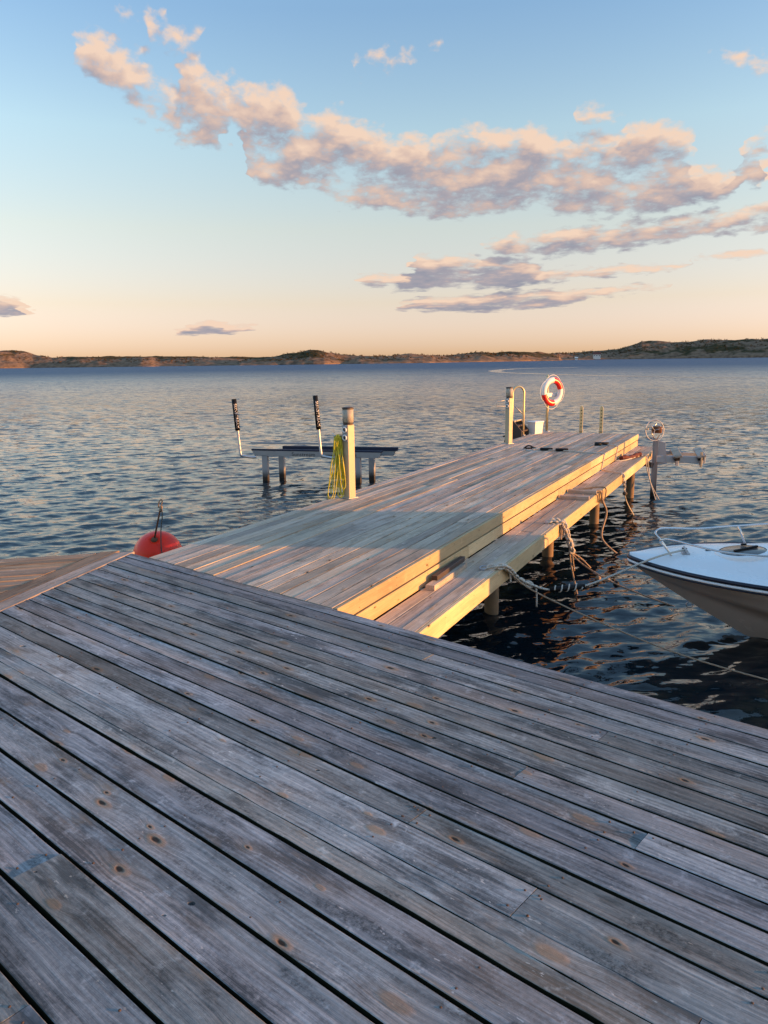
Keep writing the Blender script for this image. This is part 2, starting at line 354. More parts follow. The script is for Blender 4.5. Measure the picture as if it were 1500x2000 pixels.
M['yellow'] = plain('yellow_cable_sheath', (0.62, 0.52, 0.03), 0.45)
M['letter'] = plain('white_print', (0.85, 0.85, 0.85), 0.5, var=0.02)
M['ink'] = plain('black_print', (0.015, 0.015, 0.02), 0.5)
M['brown'] = plain('brown_painted_timber', (0.055, 0.035, 0.028), 0.6)
M['strap'] = plain('dark_red_webbing', (0.10, 0.02, 0.015), 0.85)
M['navy'] = plain('navy_rubber_strip', (0.008, 0.009, 0.022), 0.35)
M['gel'] = plain('white_gelcoat', (0.82, 0.82, 0.82), 0.28, var=0.03, scale=3)
M['hull'] = plain('beige_gelcoat', (0.72, 0.65, 0.585), 0.22, var=0.04, scale=3)
M['smoke'] = plain('smoked_acrylic', (0.10, 0.09, 0.085), 0.18)
M['navy_canvas'] = plain('navy_canvas', (0.02, 0.025, 0.05), 0.9)
def rope_mat(name, colr):
    mt, g, b = new_mat(name)
    tc = g.n('ShaderNodeTexCoord').outputs['Object']
    nz = g.noise(tc, 160, 4, 0.7)
    g.put(b.inputs['Base Color'], g.mix(g.rng(nz, 0.3, 0.7), tuple(x*0.55 for x in colr), colr)); b.inputs['Roughness'].default_value = 0.9
    w = g.n('ShaderNodeTexWave', wave_type='BANDS', bands_direction='DIAGONAL'); g.put(w.inputs[0], tc); w.inputs['Scale'].default_value = 32
    bp = g.n('ShaderNodeBump'); bp.inputs['Strength'].default_value = 0.9; bp.inputs['Distance'].default_value = 0.004
    g.put(bp.inputs['Height'], g.m('ADD', w.outputs[1], nz)); g.put(b.inputs['Normal'], bp.outputs[0])
    return mt
M['rope'] = rope_mat('pale_rope', (0.78, 0.72, 0.62))
M['rope_dark'] = rope_mat('dark_wet_rope', (0.16, 0.13, 0.10))
M['rope_tan'] = rope_mat('tan_rope', (0.50, 0.36, 0.24))
gm, gg, gb = new_mat('clear_lamp_plastic')
gb.inputs['Base Color'].default_value = (0.85, 0.76, 0.62, 1); gb.inputs['Roughness'].default_value = 0.15
gb.inputs['Transmission Weight'].default_value = 0.5; gb.inputs['IOR'].default_value = 1.12
M['lens'] = gm

# ------------------------------------------------------------------ water
def water_mat(name, ripple=1.0):
    mt, g, b = new_mat(name)
    geo = g.n('ShaderNodeNewGeometry'); pos = geo.outputs['Position']
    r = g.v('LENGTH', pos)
    x, y, z = g.sep(pos)
    flat = g.xyz(x, y, 0.0)
    rotm = g.n('ShaderNodeMapping'); g.put(rotm.inputs[0], flat); rotm.inputs['Rotation'].default_value = (0, 0, rad(-36)); rotm.inputs['Scale'].default_value = (0.5, 1.3, 1)
    q = rotm.outputs[0]
    half = (0.5, 0.5, 0.5)
    a = g.v('SUBTRACT', g.noise(q, 9.0, 3, 0.55, out=1), half)
    bb = g.v('SUBTRACT', g.noise(q, 3.6, 3, 0.5, out=1), half)
    cc = g.v('SUBTRACT', g.noise(q, 0.9, 2, 0.5, out=1), half)
    patch = g.rng(g.noise(flat, 0.035, 3, 0.6), 0.35, 0.65, 0.65, 1.15)
    sa = g.rng(r, 6, 70, 0.70, 0.60, False)
    sb = g.rng(r, 6, 40, 0.38, 1.35, False)
    s_c = g.rng(r, 30, 110, 0.0, 0.5, False)
    s = g.v('ADD', g.v('SCALE', a, sc=sa), g.v('ADD', g.v('SCALE', bb, sc=sb), g.v('SCALE', cc, sc=s_c)))
    s = g.v('SCALE', g.v('MULTIPLY', s, (0.8, 1.25, 0.0)), sc=g.m('MULTIPLY', patch, ripple))
    nrm = g.v('NORMALIZE', g.v('ADD', geo.outputs['Normal'], s))
    g.put(b.inputs['Base Color'], g.mix(g.rng(r, 15, 260, 0, 1, False), (0.004, 0.010, 0.014), (0.018, 0.066, 0.135)))      # near black close in, bluer with distance
    g.put(b.inputs['Roughness'], g.rng(r, 20, 260, 0.03, 0.52*ripple, False)); b.inputs['IOR'].default_value = 1.333
    g.put(b.inputs['Normal'], nrm)
    return mt
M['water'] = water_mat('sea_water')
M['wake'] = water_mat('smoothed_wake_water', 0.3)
def make_water():
    NR, NA = 900, 680
    r = np.concatenate([np.exp(np.linspace(math.log(1.2), math.log(115), NR)), np.exp(np.linspace(math.log(125), math.log(9000), 40))])
    a_in = np.linspace(-40, 40, NA); a_out = np.linspace(40, 320, 90)[1:-1]
    ang = np.radians(np.concatenate([a_in, a_out]))
    inside = np.concatenate([np.ones(NA), np.zeros(len(a_out))])
    edge = np.clip((40-np.abs(np.degrees(ang)))/4, 0, 1)*inside
    Rr, Aa = np.meshgrid(r, ang, indexing='ij')
    X, Y = Rr*np.sin(Aa), Rr*np.cos(Aa)
    Z = np.zeros_like(X)
    rs = np.random.RandomState(3)
    dr = Rr*(math.log(115/1.2)/NR)
    n = 120
    lam = np.exp(rs.normal(math.log(0.33), 0.55, n)).clip(0.14, 2.0)
    main = math.radians(141)          # direction the waves travel
    for L in lam:
        th = main + rs.normal(0, 0.38); k = 2*math.pi/L
        slope = 0.0255
        if L > 0.5: slope *= 0.75
        if L > 1.0: slope *= 0.7
        ph = rs.uniform(0, 6.283)
        phase = k*(X*math.sin(th)+Y*math.cos(th))+ph
        fade = np.clip((L/dr-2.5)/2.5, 0, 1)
        # slow amplitude modulation gives groups of waves
        mod = 0.75+0.5*np.sin(0.23*k*(X*math.cos(th)-Y*math.sin(th))+ph*1.7)*np.sin(0.11*k*(X*math.sin(th)+Y*math.cos(th))+ph*2.3)
        Z += slope/k*fade*mod*np.sin(phase)
    Z *= np.clip((105-Rr)/45, 0, 1)*edge[None, :]
    nr, na = X.shape
    co = np.stack([X, Y, Z+WATER], -1).reshape(-1, 3)
    i = np.arange(nr-1)[:, None]; j = np.arange(na)[None, :]; j2 = (j+1) % na
    f = np.stack([i*na+j, i*na+j2, (i+1)*na+j2, (i+1)*na+j], -1).reshape(-1, 4)[:, ::-1]
    me = bpy.data.meshes.new('water'); me.vertices.add(len(co)); me.vertices.foreach_set('co', co.ravel())
    me.loops.add(f.size); me.loops.foreach_set('vertex_index', f.ravel().astype(np.int32))
    me.polygons.add(len(f)); me.polygons.foreach_set('loop_start', np.arange(0, f.size, 4, dtype=np.int32)); me.polygons.foreach_set('loop_total', np.full(len(f), 4, dtype=np.int32))
    me.polygons.foreach_set('use_smooth', np.ones(len(f), dtype=bool)); me.update(calc_edges=True); me.validate()
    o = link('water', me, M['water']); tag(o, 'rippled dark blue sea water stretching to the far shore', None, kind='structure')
make_water()

# wake of a passing boat, far out
def wake(pts, wid, name='boat_wake'):
    b = MB(); P = smooth_path(pts, 10); n = len(P); vs = []; fs = []
    for i, p in enumerate(P):
        t = (P[min(i+1, n-1)]-P[max(i-1, 0)]).normalized(); s_ = Vector((t.y, -t.x, 0))
        w = wid[0]+(wid[1]-wid[0])*i/(n-1)
        w *= 0.8+0.4*rnd.random()
        if i in (0, n-1): w *= 0.3
        vs += [p+s_*w, p-s_*w]
    for i in range(n-1): fs.append((2*i, 2*i+1, 2*i+3, 2*i+2))
    b.add(vs, fs, True); o = b.build(name, M['wake'])
    tag(o, 'pale curved wake line left on the far water by a boat', 'wake', kind='stuff')
WZ = WATER+0.01
wake([(60, 84, WZ), (47, 88, WZ), (38, 98, WZ), (31, 115, WZ), (25.5, 135, WZ), (23.0, 150, WZ), (25, 172, WZ), (33, 195, WZ), (43, 205, WZ), (52, 208, WZ)], (0.5, 1.8))

# ------------------------------------------------------------------ far shore
def island_mat():
    mt, g, b = new_mat('rock_and_heath')
    geo = g.n('ShaderNodeNewGeometry'); pos = geo.outputs['Position']
    at = g.n('ShaderNodeAttribute', attribute_name='veg').outputs['Fac']
    n1 = g.noise(pos, 0.07, 5, 0.6); n2 = g.noise(pos, 0.22, 4, 0.6)
    rock = g.ramp(n2, [(0.3, (0.08, 0.048, 0.03)), (0.5, (0.185, 0.122, 0.078)), (0.72, (0.27, 0.175, 0.11))])
    heath = g.ramp(n2, [(0.3, (0.022, 0.026, 0.011)), (0.55, (0.06, 0.045, 0.018)), (0.75, (0.16, 0.08, 0.03))])
    f = g.rng(g.m('ADD', n1, at), 0.82, 0.98)
    g.put(b.inputs['Base Color'], g.mix(f, rock, heath)); b.inputs['Roughness'].default_value = 0.95; b.inputs['Specular IOR Level'].default_value = 0.1
    return mt
M['island'] = island_mat()
def bush_mat():
    mt, g, b = new_mat('shrub_leaves'); pos = g.n('ShaderNodeNewGeometry').outputs['Position']
    g.put(b.inputs['Base Color'], g.ramp(g.noise(pos, 0.06, 4, 0.6), [(0.32, (0.022, 0.026, 0.011)), (0.47, (0.06, 0.046, 0.018)), (0.62, (0.16, 0.075, 0.025))]))
    b.inputs['Roughness'].default_value = 0.95; b.inputs['Specular IOR Level'].default_value = 0.05
    return mt
M['bush'] = bush_mat()
def vnoise2(x, y, seed):
    rs = np.random.RandomState(seed); T = rs.rand(256, 256)
    xi = np.floor(x).astype(int); yi = np.floor(y).astype(int); fx = x-xi; fy = y-yi
    fx = fx*fx*(3-2*fx); fy = fy*fy*(3-2*fy)
    def t(a, b): return T[a % 256, b % 256]
    return (t(xi, yi)*(1-fx)+t(xi+1, yi)*fx)*(1-fy)+(t(xi, yi+1)*(1-fx)+t(xi+1, yi+1)*fx)*fy-0.5
def island(label, prof, dist, depth, seed, veg=0.0, nbush=500, bush=(0.5, 1.6)):
    """prof: (azimuth deg, top elevation deg) along the skyline; dist: azimuth -> metres"""
    A = np.array([p[0] for p in prof]); Eh = np.array([p[1] for p in prof])
    az_ = np.arange(A[0], A[-1], 0.035)
    peak = np.interp(az_, A, Eh)
    D0 = np.interp(az_, [d[0] for d in dist], [d[1] for d in dist])
    nd = 46; tt = np.linspace(0, 1, nd)
    T_, Z_ = np.meshgrid(tt, az_, indexing='xy')
    Dm = D0[:, None] + (tt**1.1)[None, :]*depth
    Dm = Dm + 22*vnoise2(az_*0.7, az_*0+1.5, seed+9)[:, None]+4*vnoise2(az_*2.0, az_*0+3.5, seed+9)[:, None]
    X = Dm*np.sin(np.radians(az_))[:, None]; Y = Dm*np.cos(np.radians(az_))[:, None]
    Hk = np.maximum(0.3, np.tan(np.radians(peak))[:, None]*Dm+EYE-WATER)   # crest height over water
    up_ = np.clip(T_/0.62, 0, 1); prof_d = np.where(T_ < 0.62, up_**0.75, 1-(T_-0.62)/0.38*0.8)
    nz = vnoise2(X/24, Y/16, seed)*0.75+vnoise2(X/11, Y/8, seed+1)*0.38+vnoise2(X/5, Y/4, seed+2)*0.18+vnoise2(X/2.2, Y/2, seed+3)*0.07
    steps = np.abs(vnoise2(X/40, Y/9, seed+4))*2
    Hh = Hk*prof_d*(1.0+0.30*(steps-0.5)*(1-up_)) + nz*np.minimum(Hk*0.55, 4.5)*np.clip(T_*6, 0, 1)*(1.0-0.45*np.exp(-((T_-0.62)/0.12)**2))
    Hh = np.maximum(Hh, -0.5); Hh[:, 0] = -0.6; Hh[:, -1] = -0.6
    taper = np.clip(np.minimum(az_-A[0], A[-1]-az_)/0.25, 0, 1)
    Hh = Hh*taper[:, None]-0.3*(1-taper)[:, None]
    na = len(az_)
    co = np.stack([X, Y, WATER+Hh], -1).reshape(-1, 3)
    i = np.arange(na-1)[:, None]; j = np.arange(nd-1)[None, :]
    f = np.stack([i*nd+j, (i+1)*nd+j, (i+1)*nd+j+1, i*nd+j+1], -1).reshape(-1, 4)
    me = bpy.data.meshes.new('island'); me.from_pydata(co.tolist(), [], f.tolist()); me.update()
    at = me.attributes.new('veg', 'FLOAT', 'POINT')
    vg = veg + 0.30*vnoise2(X/30, Y/30, seed+6) + 0.35*np.clip(Hh/8, 0, 1)
    at.data.foreach_set('value', (vg).ravel().astype(np.float32))
    o = link('island', me, M['island']); tag(o, label, None, kind='structure')
    # shrubs and low trees: many small ragged leaf tufts
    rs = np.random.RandomState(seed+20); b = MB(); cnt = 0
    while cnt < nbush:
        ia = rs.randint(2, na-2); jd = int(np.clip(rs.normal(nd*0.45, nd*0.17), 6, nd-6))
        if vnoise2(np.array([X[ia, jd]/24]), np.array([Y[ia, jd]/24]), seed+30)[0]+veg*0.5 < rs.uniform(-0.25, 0.25): continue
        if Hh[ia, jd] < 2.0: continue
        h = rs.uniform(*bush); c0 = Vector((X[ia, jd], Y[ia, jd], WATER+Hh[ia, jd]))
        for k in range(16):
            p = c0+Vector((rs.normal(0, h*0.55), rs.normal(0, h*0.4), abs(rs.normal(h*0.55, h*0.38)))); s_ = h*rs.uniform(0.2, 0.5)
            d1_ = Vector(rs.normal(0, 1, 3)).normalized()*s_; d2_ = Vector(rs.normal(0, 1, 3)).normalized()*s_
            b.add([p-d1_, p+d2_, p+d1_, p-d2_*0.7], [(0, 1, 2, 3)])
        cnt += 1
    bo = b.build('shrubs', M['bush']); tag(bo, 'dark low shrubs and small trees covering the '+label.split(' of')[0].split(' with')[0][:48], 'shrubs', kind='stuff')
    return X, Y, Hh, az_
island('low bare rocky island on the left horizon', [(-31, 0.9), (-27, 1.0), (-25.5, 0.98), (-24.5, 0.9), (-23.6, 0.66), (-22.8, 0.42), (-21.5, 0.44), (-20, 0.40), (-18.3, 0.35), (-16.5, 0.40), (-14.8, 0.33), (-13, 0.36), (-11, 0.28), (-9.2, 0.15), (-8.6, 0.0)],
       [(-31, 700), (-24, 720), (-17, 640), (-9, 620)], 90, 11, 0.05, 320, (0.4, 1.0))
island('distant low forested ridge behind the left island', [(-23.5, 0.3), (-21, 0.50), (-18, 0.47), (-15.5, 0.44), (-12, 0.40), (-9.0, 0.34), (-6, 0.30), (-3.5, 0.28), (1, 0.24), (6, 0.2)],
       [(-24, 1250), (6, 1250)], 120, 31, 0.30, 300, (0.6, 1.4))
island('humped rocky island at the middle of the far shore', [(-10.5, 0.0), (-9.5, 0.22), (-8.2, 0.32), (-7.2, 0.46), (-6.2, 0.58), (-5.3, 0.76), (-4.7, 0.74), (-4.0, 0.58), (-3.0, 0.44), (-1.8, 0.33), (-0.5, 0.31), (0.8, 0.32), (2.0, 0.38), (3.2, 0.30), (4.6, 0.26), (5.8, 0.32), (7.2, 0.42), (8.2, 0.36), (9.3, 0.52), (10.3, 0.46), (11.2, 0.42), (12.2, 0.26), (13.0, 0.1)],
       [(-10, 600), (-5, 590), (3, 600), (13, 690)], 80, 51, 0.10, 450, (0.4, 1.1))
IX, IY, IH, IA = island('high wooded headland on the right of the far shore', [(11.6, 0.1), (12.6, 0.36), (13.6, 0.30), (14.6, 0.36), (15.8, 0.42), (16.8, 0.52), (17.6, 0.78), (18.3, 0.98), (19.3, 1.02), (20.3, 0.94), (21.2, 0.96), (22.2, 1.04), (23.2, 1.06), (24.2, 1.0), (25.4, 1.08), (26.6, 1.05), (30, 1.0), (33, 0.8)],
       [(11, 830), (15, 860), (20, 880), (33, 820)], 150, 71, 0.05, 800, (0.5, 1.3))
# dark skerry at the left edge
b = MB(); sk = []
for i in range(9):
    for k in range(6):
        t = i/8*2-1; q = k/5*2-1
        sk.append((-68.2+t*3.5, 132+q*2.0, WATER-0.15+0.7*max(0, (1-t*t)*(1-q*q))*(0.6+0.7*rnd.random())))
b.add(sk, [(i*6+k, (i+1)*6+k, (i+1)*6+k+1, i*6+k+1) for i in range(8) for k in range(5)])
tag(b.build('skerry', M['dark_wood']), 'small dark skerry at the left edge of the far water', None, kind='structure')
# white house on the shore of the headland
def house(azd, dist, z, name, label, w, d, h, roofm, wallm, cat='house'):
    t = thing(name, label, cat, (dist*math.sin(rad(azd)), dist*math.cos(rad(azd)), z), -rad(azd))
    w2, d2 = w/2, d/2
    b = MB(); b.add([(-w2,-d2,-2),(w2,-d2,-2),(w2,d2,-2),(-w2,d2,-2),(-w2,-d2,h),(w2,-d2,h),(w2,d2,h),(-w2,d2,h),(-w2,0,h+d*0.42),(w2,0,h+d*0.42)],
        [(0,1,5,4),(2,3,7,6),(1,2,6,9,5),(3,0,4,8,7)]); b.build('wall', wallm, t)
    b = MB(); e = 0.35
    for s_ in (-1, 1):
        b.add([(-w2-e, s_*(d2+e), h-0.15), (w2+e, s_*(d2+e), h-0.15), (w2+e, 0, h+d*0.42+0.14), (-w2-e, 0, h+d*0.42+0.14),
               (-w2-e, s_*(d2+e), h-0.01), (w2+e, s_*(d2+e), h-0.01), (w2+e, 0, h+d*0.42+0.32), (-w2-e, 0, h+d*0.42+0.32)],
              [(0,1,2,3),(4,5,6,7),(0,1,5,4),(1,2,6,5),(3,0,4,7)])
    ro = b.build('roof', roofm, t)
    MB().box((w*0.15, -0.35, h+d*0.3), (w*0.15+0.7, 0.35, h+d*0.42+1.1)).build('chimney', M['dark_wood'], ro)
    for k in range(3):
        x = -w2+w*(k+0.5)/3
        fr = MB().box((x-0.6, -d2-0.06, h*0.35), (x+0.6, -d2+0.02, h*0.8)).build('window', M['white'], t)
        MB().box((x-0.48, -d2-0.09, h*0.4), (x+0.48, -d2-0.065, h*0.76)).build('pane', M['smoke'], fr)
    return t
M['roof'] = plain('red_brown_roof_tiles', (0.14, 0.05, 0.035), 0.9)
M['house_white'] = plain('white_boarding', (0.72, 0.66, 0.60), 0.8)
house(15.35, 866, 1.3, 'house', 'small white house with reddish roof at the foot of the right headland', 7.5, 5, 3.2, M['roof'], M['house_white'])
house(13.95, 840, -0.3, 'boathouse', 'tiny pale boathouse on the waterline left of the white house', 2.8, 2.6, 1.1, M['house_white'], M['house_white'], 'boathouse')

# ------------------------------------------------------------------ planks
def plank(parent, a, b_, width, ztop, thick, mat, name='plank', skew0=0.0, skew1=0.0, segs=6, jit=0.0012, cup=0.001, dz=0.0, tilt=0.0, ch=0.004, seed=None, side=None):
    """board from a to b_ (xy of its centre line); skew: end offset per metre of width"""
    a = Vector((*a[:2], 0)); b_ = Vector((*b_[:2], 0)); d = b_-a; L = d.length; th = math.atan2(d.y, d.x)
    r = random.Random(seed if seed is not None else rnd.random()); w = width/2
    prof = [(-w, -thick), (-w, -ch), (-w+ch, 0), (-w*0.35, -cup), (w*0.35, -cup), (w-ch, 0), (w, -ch), (w, -thick)]
    nP = len(prof); vs = []; fs = []
    for i in range(segs+1):
        t = i/segs; jl = r.uniform(-jit, jit); jr = r.uniform(-jit, jit); jz = r.uniform(-jit, jit)*0.6
        for (y, z) in prof:
            x = -L/2+L*t+(skew0*y*(1-t) if i == 0 else 0)+(skew1*y if i == segs else 0)
            vs.append((x, y+(jl if y < 0 else jr), z+jz))
    for i in range(segs):
        for k in range(nP): fs.append((i*nP+k, (i+1)*nP+k, (i+1)*nP+(k+1) % nP, i*nP+(k+1) % nP))
    fs.append(tuple(range(nP))); fs.append(tuple(segs*nP+k for k in reversed(range(nP))))
    mb = MB().add(vs, fs); c_ = (a+b_)/2
    o = mb.build(name, mat, parent, (c_.x, c_.y, ztop+dz), (tilt, 0, th))
    if side is not None:          # sawn, mossy board edges, coloured near black to paint the gap shade
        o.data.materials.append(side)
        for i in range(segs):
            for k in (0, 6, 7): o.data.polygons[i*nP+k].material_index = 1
    return o

# ---- near deck: boards run away to the right (130.9 deg), edged on the left by a two-board border
E0 = Vector((0.428, 4.153, 0)); DD = azv(130.9); DN = Vector((math.cos(rad(130.9)), -math.sin(rad(130.9)), 0))   # along the boards / towards the viewer
def dk(a, o): return E0+DD*a+DN*o
deck = thing('wooden_deck', 'wide weathered grey plank deck filling the foreground', 'deck', (0, 0, 0))
GAPS = [-0.012, 0.088, 0.205, 0.326, 0.446, 0.566, 0.686, 0.803, 0.924, 1.045, 1.167, 1.288, 1.412, 1.535, 1.70, 1.877, 2.05, 2.222, 2.395, 2.57, 2.745, 2.92, 3.095, 3.27, 3.445, 3.62, 3.80, 3.98]
JO = {2: [-0.03], 4: [1.10], 8: [0.98], 9: [1.52], 12: [0.85], 13: [1.37], 14: [1.92], 16: [-1.15], 18: [0.07], 20: [0.60]}
def inner(o): return -3.446+0.519*o
screws = MB()
for i in range(len(GAPS)-1):
    o0, o1 = GAPS[i], GAPS[i+1]; tight = i in (13,)
    gap = 0.0045 if i == 14 else (0.0115 if i < 14 else 0.0145)
    w = (o1-o0)-gap; oc = (o0+o1)/2
    if i == 13: w = (o1-o0)-0.005
    A0 = inner(oc)+0.004; A1 = 4.3
    cuts = [A0]+JO.get(i, [rnd.uniform(2.3, 3.5)])+[A1]
    if i == 14:               # this wide board has split along its length
        for (u0, u1, sd) in ((o0+0.002, o0+0.092, 21), (o0+0.0945, o1-0.010, 22)):
            for (p, q) in ((A0, 1.9185), (1.9215, A1)):
                plank(deck, dk(p, (u0+u1)/2), dk(q, (u0+u1)/2), u1-u0, 0.0, 0.034, M['deck'], skew0=-0.519 if p == A0 else 0.0, segs=40, jit=0.0026, cup=0.0005, ch=0.0015, seed=sd, side=M['moss_gap_shade'])
        continue
    for k in range(len(cuts)-1):
        p, q = cuts[k]+(0.0015 if k else 0), cuts[k+1]-(0.0015 if k < len(cuts)-2 else 0)
        plank(deck, dk(p, oc), dk(q, oc), w, 0.0, 0.034, M['deck'], skew0=-0.519 if k == 0 else 0.0, segs=18, jit=0.0016, cup=rnd.uniform(-0.001, 0.0028), dz=rnd.uniform(-0.002, 0.0015), tilt=rnd.uniform(-0.006, 0.006), ch=0.0022, side=M['moss_gap_shade'])
        x = p+0.05
        xs = [p+0.03, q-0.03]; s_ = math.ceil((p+3.4)/0.6)*0.6-3.4
        while s_ < q: xs.append(s_); s_ += 0.6
        for x in xs:
            for e in (-0.3, 0.3):
                if rnd.random() < 0.12: continue
                ce = dk(x+rnd.uniform(-0.012, 0.012), oc+e*w+rnd.uniform(-0.006, 0.006))
                screws.lathe([(0.0001, 0.0008), (0.0034, 0.0008), (0.0040, 0.0), (0.0040, -0.004)], 7, Matrix.Translation(ce))
def drill(a, o, rx, ry, depth=0.02):
    """open a knot hole in whichever board lies at (a, o)"""
    w = dk(a, o); bpy.context.view_layer.update()
    for pk in [q for q in deck.children if q.name.startswith('plank')]:
        l = pk.matrix_world.inverted() @ Vector((w.x, w.y, 0.0)); xs = [v.co.x for v in pk.data.vertices]; ys = [v.co.y for v in pk.data.vertices]
        if min(xs) < l.x < max(xs) and min(ys)+ry < l.y < max(ys)-ry:
            bm = bmesh.new(); bmesh.ops.create_icosphere(bm, subdivisions=2, radius=1.0)
            for v in bm.verts:
                r_ = 1+0.18*math.sin(v.co.x*5+v.co.y*3); v.co = Vector((v.co.x*rx*r_, v.co.y*ry*r_, v.co.z*depth))
            me = bpy.data.meshes.new('cut'); bm.to_mesh(me); bm.free(); me.materials.append(M['dark_wood'])
            co_ = bpy.data.objects.new('cut', me); col.objects.link(co_); co_.matrix_world = pk.matrix_world @ Matrix.Translation((l.x, l.y, 0.0)) @ Matrix.Rotation(0.5, 4, 'Z')
            md_ = pk.modifiers.new('b', 'BOOLEAN'); md_.object = co_; md_.operation = 'DIFFERENCE'; md_.solver = 'EXACT'
            bpy.context.view_layer.update()
            nm = bpy.data.meshes.new_from_object(pk.evaluated_get(bpy.context.evaluated_depsgraph_get()))
            pk.modifiers.clear(); pk.data = nm; bpy.data.objects.remove(co_); return
for h in ((0.605, 2.262, 0.013, 0.009), (0.585, 2.345, 0.008, 0.005), (-1.96, 1.60, 0.022, 0.012), (0.548, 0.975, 0.012, 0.008), (0.10, 2.50, 0.007, 0.004), (-0.1, 0.62, 0.008, 0.005), (0.35, 1.48, 0.010, 0.006)): drill(*h)
tag(screws.build('screw_heads', M['screw'], deck), kind='stuff')
# border boards, a little proud of the deck
BD = azv(13.55); BN = Vector((-math.cos(rad(13.55)), math.sin(rad(13.55)), 0))
bi0 = Vector((-2.546, 4.87, 0))
for k, (o0, o1) in enumerate([(0.002, 0.138), (0.146, 0.282)]):
    c_ = bi0+BN*(o0+o1)/2
    plank(deck, c_+BD*1.60, c_-BD*1.9, o1-o0, 0.0035, 0.05, M['landing'] if k else M['pier'], 'border_board', skew0=-0.5, segs=10)
    plank(deck, c_-BD*1.905, c_-BD*5.0, o1-o0, 0.0035, 0.05, M['landing'] if k else M['pier'], 'border_board', segs=10)
# rim joist and piles below the visible edge
plank(deck, dk(-3.3, 0.03), dk(4.3, 0.03), 0.045, -0.036, 0.17, M['dark_wood'], 'rim_joist')
for k in range(9):
    plank(deck, dk(-2.9+0.6*1.3*k, 0.06), dk(-2.9+0.6*1.3*k, 3.9), 0.045, -0.036, 0.145, M['dark_wood'], 'joist', segs=1)
for a in (0.2, 2.4): 
    q = dk(a, 0.25); MB().tube([(q.x, q.y, -2.2), (q.x, q.y, -0.21)], 0.09, 12).build('pile', M['pile'], deck)

# unseen rock-like slab added under the deck so the board gaps stay dark
M['rock'] = plain('dark_blocker_slab', (0.045, 0.042, 0.04), 0.8, var=0.5, scale=3, bump=0.6)
b = MB(); nx, ny = 26, 16; vs = []
for i in range(nx):
    for j in range(ny):
        a, o = -4.5+11.0*i/(nx-1), 0.5+7.5*j/(ny-1)
        q = dk(a, o); q.z = -1.35+0.62*min(1, j/3)+0.16*math.sin(a*1.7+o*0.9)+0.10*rnd.random()
        vs.append(q)
b.add(vs, [(i*ny+j, (i+1)*ny+j, (i+1)*ny+j+1, i*ny+j+1)[::-1] for i in range(nx-1) for j in range(ny-1)], True)
tag(b.build('under_deck_blocker', M['rock']), 'unseen dark slab added below the deck to keep its gaps dark', None, kind='structure')

# ---- side landing left of the border
ramp = thing('side_landing', 'low brownish plank landing on the left, beyond the border boards', 'landing', (0, 0, 0))
RD = azv(77.8); RN = Vector((RD.y, -RD.x, 0))   # towards the viewer
r0 = Vector((-2.326, 6.444, 0))
for i in range(13):
    o = 0.06+0.122*i
    # clip at border outer line
    base = r0+RN*o
    den = RD.x*BN.x+RD.y*BN.y
    t = ((bi0+BN*0.292-base).dot(BN))/den
    en = base+RD*t; st_ = en-RD*3.6
    plank(ramp, st_, en, 0.111, 0.001, 0.03, M['landing'], skew1=RN.dot(BN)/den, segs=6, dz=rnd.uniform(-.005, .004), tilt=rnd.uniform(-.035, .035))
plank(ramp, r0-RD*0.1+RN*0.05, r0-RD*3.7+RN*0.05, 0.045, -0.08, 0.15, M['dark_wood'], 'edge_beam')
MB().tube([(-4.2, 6.0, -2.2), (-4.2, 6.0, -0.085)], 0.09, 12).build('pile', M['pile'], ramp)

# ---- pier
P0 = Vector((-0.33, 4.81, 0)); PU = azv(26.7); PV = Vector((math.cos(rad(26.7)), -math.sin(rad(26.7)), 0))
def pr(s, t, z=0.0):
    q = P0+PU*s+PV*t; return Vector((q.x, q.y, z))
pier = thing('wooden_pier', 'long plank pier with a lower step along its right side', 'pier', (0, 0, 0))
SK = -0.253
LEN = 12.67
pitch_ = 0.1235; NPL = 17
for i in range(NPL):
    t = -0.030-pitch_*(i+0.5)
    s0 = SK*t+0.016
    L1 = LEN-0.01*i*0.5
    cuts = [s0]+({0: [3.44, 8.1], 1: [2.9, 7.4]}.get(i, sorted([2.2+rnd.random()*2.6+(i % 3)*0.7, 6.8+rnd.random()*2.8])))+[L1]
    for k in range(3):
        plank(pier, pr(cuts[k]+(0.0015 if k else 0), t), pr(cuts[k+1]-0.0015, t), pitch_-0.0085, 0.0, 0.028, M['pier'], skew0=-SK if k == 0 else 0.0,
              segs=8, jit=0.0015, dz=rnd.uniform(-0.004, 0.002), tilt=rnd.uniform(-0.015, 0.015), cup=rnd.uniform(-0.001, 0.003), ch=0.0025)
def board_v(parent, s0, s1, t, z0, z1, thick, mat, name):
    """upright board along the pier, outer face at offset t"""
    a, b_ = pr(s0, t-thick/2), pr(s1, t-thick/2); d = b_-a; L = d.length
    o = MB().cbox((L, z1-z0, thick), None, 0.003).build(name, mat, parent, ((a.x+b_.x)/2, (a.y+b_.y)/2, (z0+z1)/2), (rad(90), 0, math.atan2(d.y, d.x)))
    return o
for (s0, s1) in [(0.03, 3.44), (3.444, 7.95), (7.954, 11.6), (11.604, 12.69)]:
    board_v(pier, s0, s1, 0.002, -0.112, -0.003, 0.03, M['fascia'], 'fascia_board')
for (s0, s1) in [(0.0, 2.5), (2.503, 5.9), (5.903, 8.85), (8.853, 11.75), (11.753, 12.69)]:
    board_v(pier, s0, s1, 0.0, -0.243, -0.128, 0.03, M['fascia'], 'fascia_board')
board_v(pier, -0.02, 12.66, -0.03, -0.24, -0.03, 0.045, M['dark_wood'], 'side_beam')
